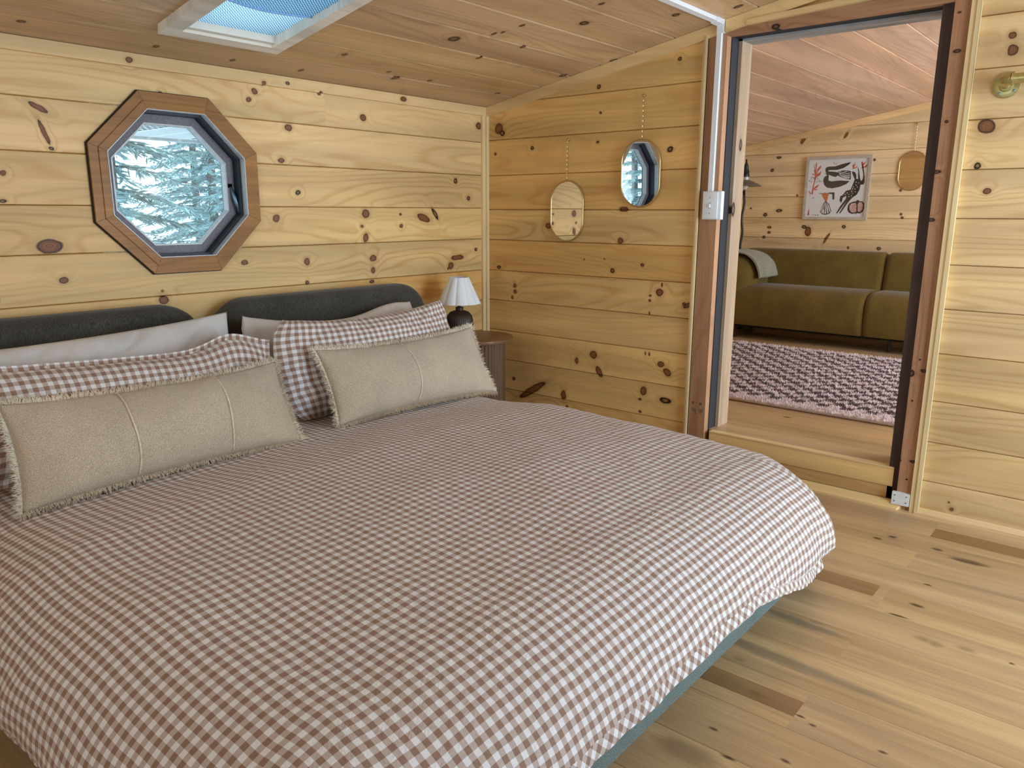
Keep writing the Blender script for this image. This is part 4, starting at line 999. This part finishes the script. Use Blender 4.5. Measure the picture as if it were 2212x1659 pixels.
m.lathe((LX, LY, LZ), [(.104, .187), (.085, .232), (.066, .277), (.047, .322), (.0455, .322), (.0645, .277), (.0835, .232), (.1025, .187)], 240, scal)
m.f = [f for f in m.f if len(f) == 4]
m.build('lamp_shade', M_SHADE, lamp, smooth=35)
m = MB(); m.tube([(LX - .055, LY + .02, LZ + .010), (LX - .075, LY + .08, LZ + .006), (LX - .06, LY + .14, LZ + .004), (LX - .03, LY + .188, LZ + .003), (LX - .02, LY + .20, LZ - .05), (LX - .02, LY + .20, .2)], .003, 8); m.build('cord', M_WPLAS, lamp, smooth=True)

# ------------------------------------------------------------------ mirrors
def stadium(w, h, n=18):
    r = w / 2; s = h / 2 - r; P = []
    for k in range(n + 1): a = k * PI / n; P.append((r * math.cos(a), s + r * math.sin(a)))
    for k in range(n + 1): a = PI + k * PI / n; P.append((r * math.cos(a), -s + r * math.sin(a)))
    return P
def wall_mirror(x, y, z, w, h, zhook, label, grp='oval mirrors hung on chains', ty=0.0, tz=0.0):
    r = thing('wall_mirror', (x, y, z - h / 2), label, 'mirror', grp)
    P = stadium(w - .004, h - .004)
    def X(a, b): return x - .012 - abs(ty) * w / 2 - abs(tz) * h / 2 - (-a * ty) - b * tz
    n = len(P)
    m = MB(); m.add([(X(a, b), y - a, z + b) for a, b in P] + [(X(a, b) + .006, y - a, z + b) for a, b in P], [tuple(range(n)), tuple(reversed(range(n, 2 * n)))] + [(i, n + i, n + (i + 1) % n, (i + 1) % n) for i in range(n)])
    m.build('mirror_glass', M_MIRR, r, fixn=True)
    m = MB(); m.tube([(X(a, b) + .001, y - a, z + b) for a, b in stadium(w, h, 24)], .0042, 8, closed=True); m.build('mirror_frame', M_BRASS2, r, smooth=True)
    zt = z + h / 2; L = zhook - zt; nl = max(6, int(L / .011)); m = MB()
    for i in range(nl):
        c = zt + L * (i + .5) / nl
        pts = [(x - .012 + (.0026 * math.cos(q) if i % 2 else 0), y + (0 if i % 2 else .0026 * math.cos(q)), c + .0072 * math.sin(q)) for q in [2 * PI * k / 8 for k in range(8)]]
        m.tube(pts, .0011, 4, closed=True)
    c = m.build('chain', M_BRASS2, r); 
    m = MB(); m.tube([(x, y, zhook + .002), (x - .016, y, zhook + .002)], .0022, 8); m.rbox((x - .016, y, zhook + .003), (.003, .006, .005), .0025, 2)
    m.rbox((x - .012, y - .006, zhook + .007), (.003, .004, .004), .002, 2); m.rbox((x - .012, y + .006, zhook + .007), (.003, .004, .004), .002, 2)
    m.build('hook', M_BRASS2, r, smooth=True)
    return r
wall_mirror(0, -.573, 1.200, .206, .305, 1.553, 'oval brass mirror reflecting plain pine planks, nearer the corner')
wall_mirror(0, -1.012, 1.378, .210, .312, 1.731, 'oval brass mirror reflecting the octagon window', ty=.0165, tz=.034)
wall_mirror(XF, -1.402, 1.515, .195, .292, 1.86, 'oval brass mirror in the lounge partly behind the door post')

# ------------------------------------------------------------------ switch and raceway
sw = thing('light_switch', (0, -1.403, 1.165), 'white switch box on the brown post left of the doorway', 'light switch')
m = MB(); m.rbox((-.026, -1.403, 1.2275), (.014, .046, .0625), .003, 2); m.build('switch_box', M_WPLAS, sw, smooth=40)
m = MB(); m.rbox((-.0425, -1.397, 1.2275), (.003, .036, .0585), .0025, 2); pl = m.build('cover_plate', M_WPLAS, sw, smooth=40)
m = MB(); m.rbox((-.049, -1.397, 1.2255), (.006, .0035, .008), .002, 2); m.build('toggle', M_WPLAS, sw, smooth=40)
m = MB(); m.box(-.0462, -.0450, -1.403, -1.391, 1.213, 1.241); m.build('toggle_collar', plain('grey_white_plastic', (.55, .57, .60), .4), sw)
for zz in (1.262, 1.193):
    m = MB(); m.rbox((-.0458, -1.397, zz), (.0012, .003, .003), .001, 2); m.build('screw', M_ALU, sw)
rw = thing('cable_raceway', (0, -1.386, 1.29), 'white plastic cable raceway running along the ceiling and down to the switch', 'cable raceway')
m = MB(); m.box(-.030, -.0125, -1.397, -1.375, 1.29, 1.972); m.build('raceway_channel', M_WPLAS, rw)
m = MB(); slab(m, -3.0, -.03, 1.384, 1.408, -.016, -.001); m.build('raceway_channel', M_WPLAS, rw, fixn=True)
m = MB(); slab(m, -.10, -.012, 1.382, 1.410, -.020, -.001); m.box(-.034, -.0125, -1.408, -1.376, 1.955, zc(-1.41) - .003); m.build('raceway_elbow', M_WPLAS, rw, fixn=True)

# ------------------------------------------------------------------ gold pipe rail on the right wall
rail = thing('pipe_rail', (0, -2.486, 1.642), 'gold pipe rail with a round flange on the right wall', 'rail')
m = MB(); V = MB(); V.lathe((0, 0, 0), [(.045, 0), (.045, .004), (.042, .0055), (.024, .007), (.023, .016), (.019, .018)], 40)
m.add([(-z, -2.486 + a, 1.642 + b) for a, b, z in V.v], V.f); fl_ = m.build('flange', M_BRASS, rail, smooth=40, fixn=True)
for a in (.6, 2.2, 3.8, 5.3):
    m = MB(); m.rbox((-.006, -2.486 + .033 * math.cos(a), 1.642 + .033 * math.sin(a)), (.002, .0045, .0045), .0018, 2); m.build('screw', M_STEEL, fl_, smooth=True)
m = MB(); m.tube([(-.014, -2.486, 1.642), (-.05, -2.486, 1.648)], .0155, 20); m.build('nipple', M_BRASS, rail, smooth=40)
pts = []
for k in range(9):
    a = k / 8 * PI / 2; pts.append((-.050 - .026 * math.sin(a), -2.486 - .026 * (1 - math.cos(a)), 1.648 + .004 * k / 8))
m = MB(); m.tube(pts, .0205, 20); m.tube([pts[-1], (pts[-1][0], pts[-1][1] - .006, pts[-1][2])], .0235, 20); m.build('elbow', M_BRASS, rail, smooth=40)
m = MB(); m.tube([(-.076, -2.512, 1.652), (-.076, -3.15, 1.652)], .0165, 20); m.build('pipe', M_BRASS, rail, smooth=40)
m = MB(); m.tube([(-.076, -3.15, 1.652), (-.070, -3.175, 1.652), (-.05, -3.18, 1.65), (0, -3.18, 1.645)], .0205, 20); m.build('elbow', M_BRASS, rail, smooth=40)

# ------------------------------------------------------------------ lounge furniture
sofa = thing('sofa', (2.97, -1.3, FZ), 'olive mustard velvet sofa in the lounge', 'sofa')
def seat(y0, y1):
    prof = []
    # side profile (x, z): front face leans slightly, round nose, gently crowned top
    P = [(2.735, .285), (2.715, .33), (2.705, .40), (2.705, .47), (2.712, .52), (2.728, .558), (2.755, .588), (2.79, .605), (2.85, .615), (2.95, .617), (3.10, .61), (3.18, .60), (3.18, .285)]
    m = MB(); n = len(P); ys = [y0 - .0, ]; V = []; F = []
    W = y1 - y0; cols = []
    for k in range(7): cols.append((.05 * (1 - math.cos(k * PI / 12)), .035 * (1 - math.sin(k * PI / 12))))
    cols = cols + [(abs(W) - a, b) for a, b in reversed(cols)]
    sg = 1 if W > 0 else -1
    for (a, ins) in cols:
        for (x, z) in P:
            cx, cz = 2.95, .45; dx, dz = cx - x, cz - z; l = math.hypot(dx, dz)
            V.append((x + dx / l * ins, y0 + sg * a, z + (dz / l * ins if z > .3 else 0)))
    for c in range(len(cols) - 1):
        for i in range(n - 1): F.append((c * n + i, c * n + i + 1, (c + 1) * n + i + 1, (c + 1) * n + i))
        F.append((c * n + n - 1, c * n, (c + 1) * n, (c + 1) * n + n - 1))
    F.append(tuple(range(n))); F.append(tuple(reversed(range((len(cols) - 1) * n, len(cols) * n))))
    m.add(V, F); return m.build('seat', M_SOFA, sofa, smooth=60, fixn=True)
seat(-.29, -1.335); seat(-1.337, -2.40)
def back(y0, y1):
    m = MB(); m.rbox((0, 0, 0), (.085, abs(y1 - y0) / 2, .20), .05, 6)
    o = MB(); o.add([(3.135 + x + (z + .2) * .20, (y0 + y1) / 2 + y, .695 + z) for x, y, z in m.v], m.f)
    return o.build('backrest', M_SOFA, sofa, smooth=60)
back(-.20, -1.345); back(-1.347, -2.50)
for (ya, yb) in ((-.045, -.445), (-2.40, -2.72)):
    m = MB(); m.rbox((2.98, (ya + yb) / 2, .565), (.255, abs(yb - ya) / 2, .282), .17, 8); m.build('armrest', M_SOFA, sofa, smooth=True)
m = MB(); m.box(2.80, 3.17, -2.55, -.12, .262, .29); m.build('sofa_underside', M_BLKFAB, sofa)
for (x, y) in ((2.815, -.27), (2.815, -2.45), (3.15, -.27), (3.15, -2.45)):
    m = MB(); m.box(x - .03, x + .03, y - .035, y + .035, FZ, .285); m.build('leg', M_DKLEG, sofa)
m = MB(); m.tube([(2.88, -1.5, FZ), (2.88, -1.5, .27)], .012, 10); m.build('leg', M_BLACK, sofa)
# throw over the left arm
path = [(-.035, .74), (-.045, .80), (-.09, .850), (-.17, .868), (-.26, .868), (-.34, .855), (-.40, .825), (-.445, .775), (-.472, .71), (-.480, .665)]
m = MB(); NU = 40
def cat(P, t):
    n = len(P) - 1; x = t * n; i = min(int(x), n - 1); f = x - i
    p0, p1, p2, p3 = P[max(i - 1, 0)], P[i], P[i + 1], P[min(i + 2, n)]
    return tuple(.5 * (2 * b + (c - a) * f + (2 * a - 5 * b + 4 * c - d) * f * f + (3 * b - a - 3 * c + d) * f ** 3) for a, b, c, d in zip(p0, p1, p2, p3))
NV = 48
for lay in (0, 1):
    for j in range(NV + 1):
        y, z = cat(path, j / NV)
        for i in range(NU + 1):
            u = i / NU; x = 2.80 + .34 * u
            drop = .05 * u * max(0, j / NV - .6) + .012 * mnoise.noise((u * 4, j * .15, 2)) * (j / NV)
            yy = y - .10 * u * max(0, j / NV - .55); rib = .0022 * math.sin(i * PI * .9)
            m.v.append((x, yy - .004 + (0 if z > .84 else -.004) + (0.012 if lay and z < .84 else 0), z + .014 + drop * .3 + rib - (.012 if lay else 0)))
N = (NU + 1) * (NV + 1)
for lay in (0, 1):
    for j in range(NV):
        for i in range(NU):
            a = lay * N + j * (NU + 1) + i; f = (a, a + 1, a + NU + 2, a + NU + 1); m.f.append(f if lay == 0 else tuple(reversed(f)))
for i in range(NU):
    for j in (0, NV): a = j * (NU + 1) + i; m.f.append((a, a + 1, N + a + 1, N + a))
for j in range(NV):
    for i in (0, NU): a = j * (NU + 1) + i; m.f.append((a, a + NU + 1, N + a + NU + 1, N + a))
tag(m.build('throw_blanket', M_THROW, None, smooth=60, fixn=True), 'sage green ribbed throw draped over the left sofa arm', 'blanket')
# rug
rx0, rx1, ry0, ry1 = .66, 2.48, -2.95, -.16
rug = thing('shag_rug', (1.57, -1.55, FZ), 'pink and plum checked shag rug on the lounge floor', 'rug')
m = MB(); m.rbox(((rx0 + rx1) / 2, (ry0 + ry1) / 2, FZ + .012), ((rx1 - rx0) / 2, (ry1 - ry0) / 2, .011), .010, 3); m.build('rug_backing', M_RUG, rug, smooth=40)
m = MB(); rr = random.Random(4)
yv0, yv1 = -2.45, -.30
for k in range(30000):
    x = rr.uniform(rx0 - .004, rx1 + .004); y = rr.uniform(yv0, yv1)
    h = rr.uniform(.010, .020); r = rr.uniform(.004, .0075); a = rr.uniform(0, 2 * PI); lx, ly = rr.uniform(-.008, .008), rr.uniform(-.008, .008)
    b = len(m.v); z = FZ + .018
    for q in range(3): m.v.append((x + r * math.cos(a + q * 2.094), y + r * math.sin(a + q * 2.094), z))
    m.v.append((x + lx, y + ly, z + h)); m.f += [(b, b + 1, b + 3), (b + 1, b + 2, b + 3), (b + 2, b, b + 3)]
pile = m.build('pile', M_RUG, rug); pile['kind'] = 'stuff'
# framed print
fy0, fy1, fz0, fz1 = -.584, -1.102, 1.138, 1.648
fr = thing('framed_print', (XF, (fy0 + fy1) / 2, fz0), 'square framed print of black animals and fruit above the sofa', 'picture')
for (a, b, c, d) in ((fy0, fy1, fz0, fz0 + .022), (fy0, fy1, fz1 - .022, fz1), (fy0, fy0 - .022, fz0 + .022, fz1 - .022), (fy1 + .022, fy1, fz0 + .022, fz1 - .022)):
    m = MB(); m.box(XF - .026, XF, a, b, c, d); m.build('frame_bar', M_OAKF, fr)
pr = MB(); py0, py1, pz0, pz1 = fy0 - .022, fy1 + .022, fz0 + .022, fz1 - .022
pr.box(XF - .014, XF - .002, py0, py1, pz0, pz1); paper = pr.build('paper', M_PAPER, fr)
def ink(polys, mat, name, lift):
    m = MB()
    for p in polys:
        n = len(p); x = XF - .014 - lift
        V = [(x, py0 + u * (py1 - py0), pz0 + v * (pz1 - pz0)) for u, v in p]
        m.add(V + [(x + .0004, y, z) for _, y, z in V], [tuple(range(n)), tuple(reversed(range(n, 2 * n)))] + [(i, n + i, n + (i + 1) % n, (i + 1) % n) for i in range(n)])
    return m.build(name, mat, paper, fixn=True)
for nm, idx in (('printed_bird', 0), ('printed_deer', 1), ('printed_pot_handle', 2), ('printed_pot_body', 3), ('printed_fruit', 4), ('printed_bird_tail', 5)):
    ink([ART['K'][idx]], M_INK, nm, .0006)
for nm, idx in (('printed_stem', 0), ('printed_leaf', 1), ('printed_leaf', 2), ('printed_leaf', 3), ('printed_leaf', 4), ('printed_leaf', 5), ('printed_leaf', 6), ('printed_root', 7), ('printed_moon', 8), ('printed_antler', 9), ('printed_antler', 10), ('printed_leaf', 11)):
    ink([ART['R'][idx]], M_RED, nm, .0006)
ink(ART['K'][6:], M_INK, 'printed_dots', .0006)['kind'] = 'stuff'
ink(ART['O'], M_ORANGE, 'printed_pot_top', .0010)
ink(ART['W'], M_PAPER, 'printed_white_marks', .0012)['kind'] = 'stuff'
for p in ART['P']: ink([p], M_PINK, 'printed_fruit_half', .0012)
rs = random.Random(3); seeds = []
for (cu, cv, du, dv) in ((.815, .155, .05, .065), (.93, .155, .034, .068)):
    for k in range(26):
        u, v = cu + rs.uniform(-du, du), cv + rs.uniform(-dv, dv)
        if ((u - cu) / du) ** 2 + ((v - cv) / dv) ** 2 < 1: seeds.append([(u - .004, v), (u, v - .009), (u + .004, v), (u, v + .009)])
ink(seeds, M_RED, 'printed_seeds', .0018)['kind'] = 'stuff'
stems = []
for (u0, v0, du) in ((.055, .655, -.03), (.055, .655, .004), (.15, .66, -.022), (.15, .66, .02), (.15, .66, .045)):
    pts = [(.10 + (u0 + du - .10) * t, .66 + .055 * math.sin(t * PI) - .03 * t) for t in [k / 8 for k in range(9)]]
    for p, q in zip(pts, pts[1:]): stems.append([(p[0], p[1] - .002), (q[0], q[1] - .002), (q[0], q[1] + .003), (p[0], p[1] + .003)])
ink(stems, M_INK, 'printed_stem_lines', .0009)['kind'] = 'stuff'
m = MB(); m.box(XF - .0215, XF - .0205, py0, py1, pz0, pz1); m.build('picture_glass', pane_mat('thin_picture_glass', (.98, .99, 1.0), .10), fr)
# standing lamp behind the sofa arm
fx, fy = 3.30, -.085
flp = thing('floor_lamp', (fx, fy, FZ), 'black standing lamp with a small enamel shade behind the sofa arm', 'lamp')
m = MB(); m.lathe((fx, fy, FZ), [(.085, 0), (.085, .012), (.02, .02)], 24); m.build('lamp_foot', M_BLACK, flp, smooth=40)
m = MB(); m.tube([(fx + .006 * math.sin(k * .9), fy + .006 * math.cos(k * 1.3), FZ + .015 + k * .05) for k in range(25)], .011, 8); m.build('pole', M_BLACK, flp, smooth=True)
lx, ly = fx - .12, fy - .055
m = MB(); m.tube([(fx, fy, 1.37), (fx - .01, fy, 1.50), (fx - .04, fy - .02, 1.60), (lx + .02, ly + .01, 1.635), (lx, ly, 1.615), (lx, ly, 1.54)], .007, 8); m.build('arm', M_BLACK, flp, smooth=True)
m = MB(); m.lathe((lx, ly, 1.49), [(.030, 0), (.032, .02), (.026, .035), (.030, .045), (.020, .07), (.022, .08), (.010, .12)], 20); m.build('lamp_socket', M_BLACK, flp, smooth=40)
m = MB(); m.lathe((lx, ly, 1.49), [(.033, -.022), (.034, .002)], 20); m.build('socket_ring', M_ALU, flp, smooth=40)
m = MB(); m.lathe((lx, ly, 1.49), [(.032, -.022), (.060, -.034), (.100, -.052), (.138, -.072), (.140, -.076), (.100, -.058), (.060, -.040), (.030, -.028)], 36); m.f = [f for f in m.f if len(f) == 4]
m.build('lamp_shade', plain('grey_enamel', (.16, .13, .10), .35), flp, smooth=True)
m = MB(); m.lathe((lx, ly, 1.385), [(.004, 0), (.020, .008), (.028, .028), (.022, .050), (.012, .068)], 20); m.build('bulb', plain('clear_bulb_glass', (.7, .68, .62), .1), flp, smooth=True)

# ------------------------------------------------------------------ outside the octagon window
m = MB(); m.box(-30, 30, .6, 40, -.62, -.6); m.box(-30, 30, -40, -5.5, -.62, -.6); m.box(-30, -5.5, -5.5, .6, -.62, -.6)
tag(m.build('ground', M_SNOW), 'snowy ground outside the octagon window', 'ground', kind='structure')
ev = thing('eave', (-1.8, .36, 1.55), 'white vented soffit and gutter of the roof edge seen through the octagon window', 'eave', kind='structure')
for k in range(-12, 16):
    x0 = -1.8 + k * .15
    m = MB(); m.box(x0 + .005, x0 + .145, .102, .85, 1.545, 1.555)
    o = m.build('soffit_panel', M_SOFF, ev)
    if k % 3 == 0:
        m = MB()
        for a in range(4):
            for b in range(13): cx, cy = x0 + .03 + a * .03, .16 + b * .05; m.box(cx - .005, cx + .005, cy - .012, cy + .012, 1.5435, 1.546)
        m.build('vent_hole', M_GASK, o)
m = MB(); m.box(-4.0, .6, .85, .875, 1.532, 1.62); m.tube([(-4.0, .90, 1.575), (.6, .90, 1.575)], .03, 10); m.build('gutter', M_SOFF, ev)
def spruce(x, y, H, R, seed, label):
    rd = random.Random(seed)
    t = thing('spruce_tree', (x, y, -.6), label, 'tree', 'spruces outside the octagon window')
    m = MB(); m.tube([(x, y, -.6), (x + .02, y, -.6 + H * .5), (x, y, -.6 + H)], [.07, .05, .012], 8); m.build('trunk', M_BARK, t, smooth=True)
    m = MB(); br = MB()
    nl = int(H / .17)
    for l in range(nl):
        f = l / nl; z0 = -.6 + H * (.10 + .9 * f); Lb = R * (1 - f * .92) * rd.uniform(.8, 1.1)
        for b in range(9):
            a = rd.uniform(0, 2 * PI); L = Lb * rd.uniform(.7, 1.1); n = max(4, int(L / .055)); prev = None
            for s in range(1, n + 1):
                q = s / n; p = Vector((x + math.cos(a) * L * q, y + math.sin(a) * L * q, z0 + .10 * L * q - .42 * L * q * q + .12 * L * q ** 4))
                if prev is not None:
                    br.tube([tuple(prev), tuple(p)], .004 * (1.3 - q), 3, cap=False)
                prev = p
                for w in range(4):
                    sa = a + rd.choice((-1, 1)) * rd.uniform(.5, 1.3); d = Vector((math.cos(sa), math.sin(sa), rd.uniform(-.75, .12))).normalized()
                    ln = rd.uniform(.06, .17) * (1.1 - .45 * q); c = p + Vector((rd.uniform(-.02, .02), rd.uniform(-.02, .02), rd.uniform(-.01, .01)))
                    sd = d.cross(Vector((0, 0, 1))).normalized(); up = sd.cross(d)
                    wd_ = rd.uniform(.004, .010); k = len(m.v)
                    e = c + d * ln; mid = c + d * ln * .5
                    m.v += [tuple(c), tuple(mid + sd * wd_), tuple(e), tuple(mid - sd * wd_), tuple(mid + up * wd_), tuple(mid - up * wd_)]
                    m.f += [(k, k + 1, k + 2, k + 3), (k, k + 4, k + 2, k + 5)]
    br.build('branches', M_BARK, t)['kind'] = 'stuff'
    m.build('needles', M_NEED, t)['kind'] = 'stuff'
spruce(-1.05, 2.45, 5.2, .95, 1, 'nearest spruce, left part of the octagon window')
spruce(.80, 3.0, 5.6, 1.0, 2, 'spruce at the right edge of the octagon window')
spruce(-.12, 5.35, 6.2, 1.0, 3, 'second spruce behind the nearest one, left part of the octagon window')
spruce(1.75, 5.2, 6.4, 1.0, 4, 'spruce in the right part of the octagon window, third row back')
spruce(.45, 7.6, 6.8, 1.0, 5, 'spruce in the left part of the octagon window, fourth row back')
spruce(2.45, 7.4, 7.2, 1.05, 6, 'spruce in the right part of the octagon window, fifth row back')
spruce(1.2, 9.9, 7.6, 1.1, 7, 'farthest spruce in the left part of the octagon window')
spruce(-9.4, 4.3, 6.4, .9, 10, 'spruce reflected in the oval mirror beside the door')
spruce(3.7, 10.2, 8.0, 1.2, 8, 'farthest spruce in the right part of the octagon window')
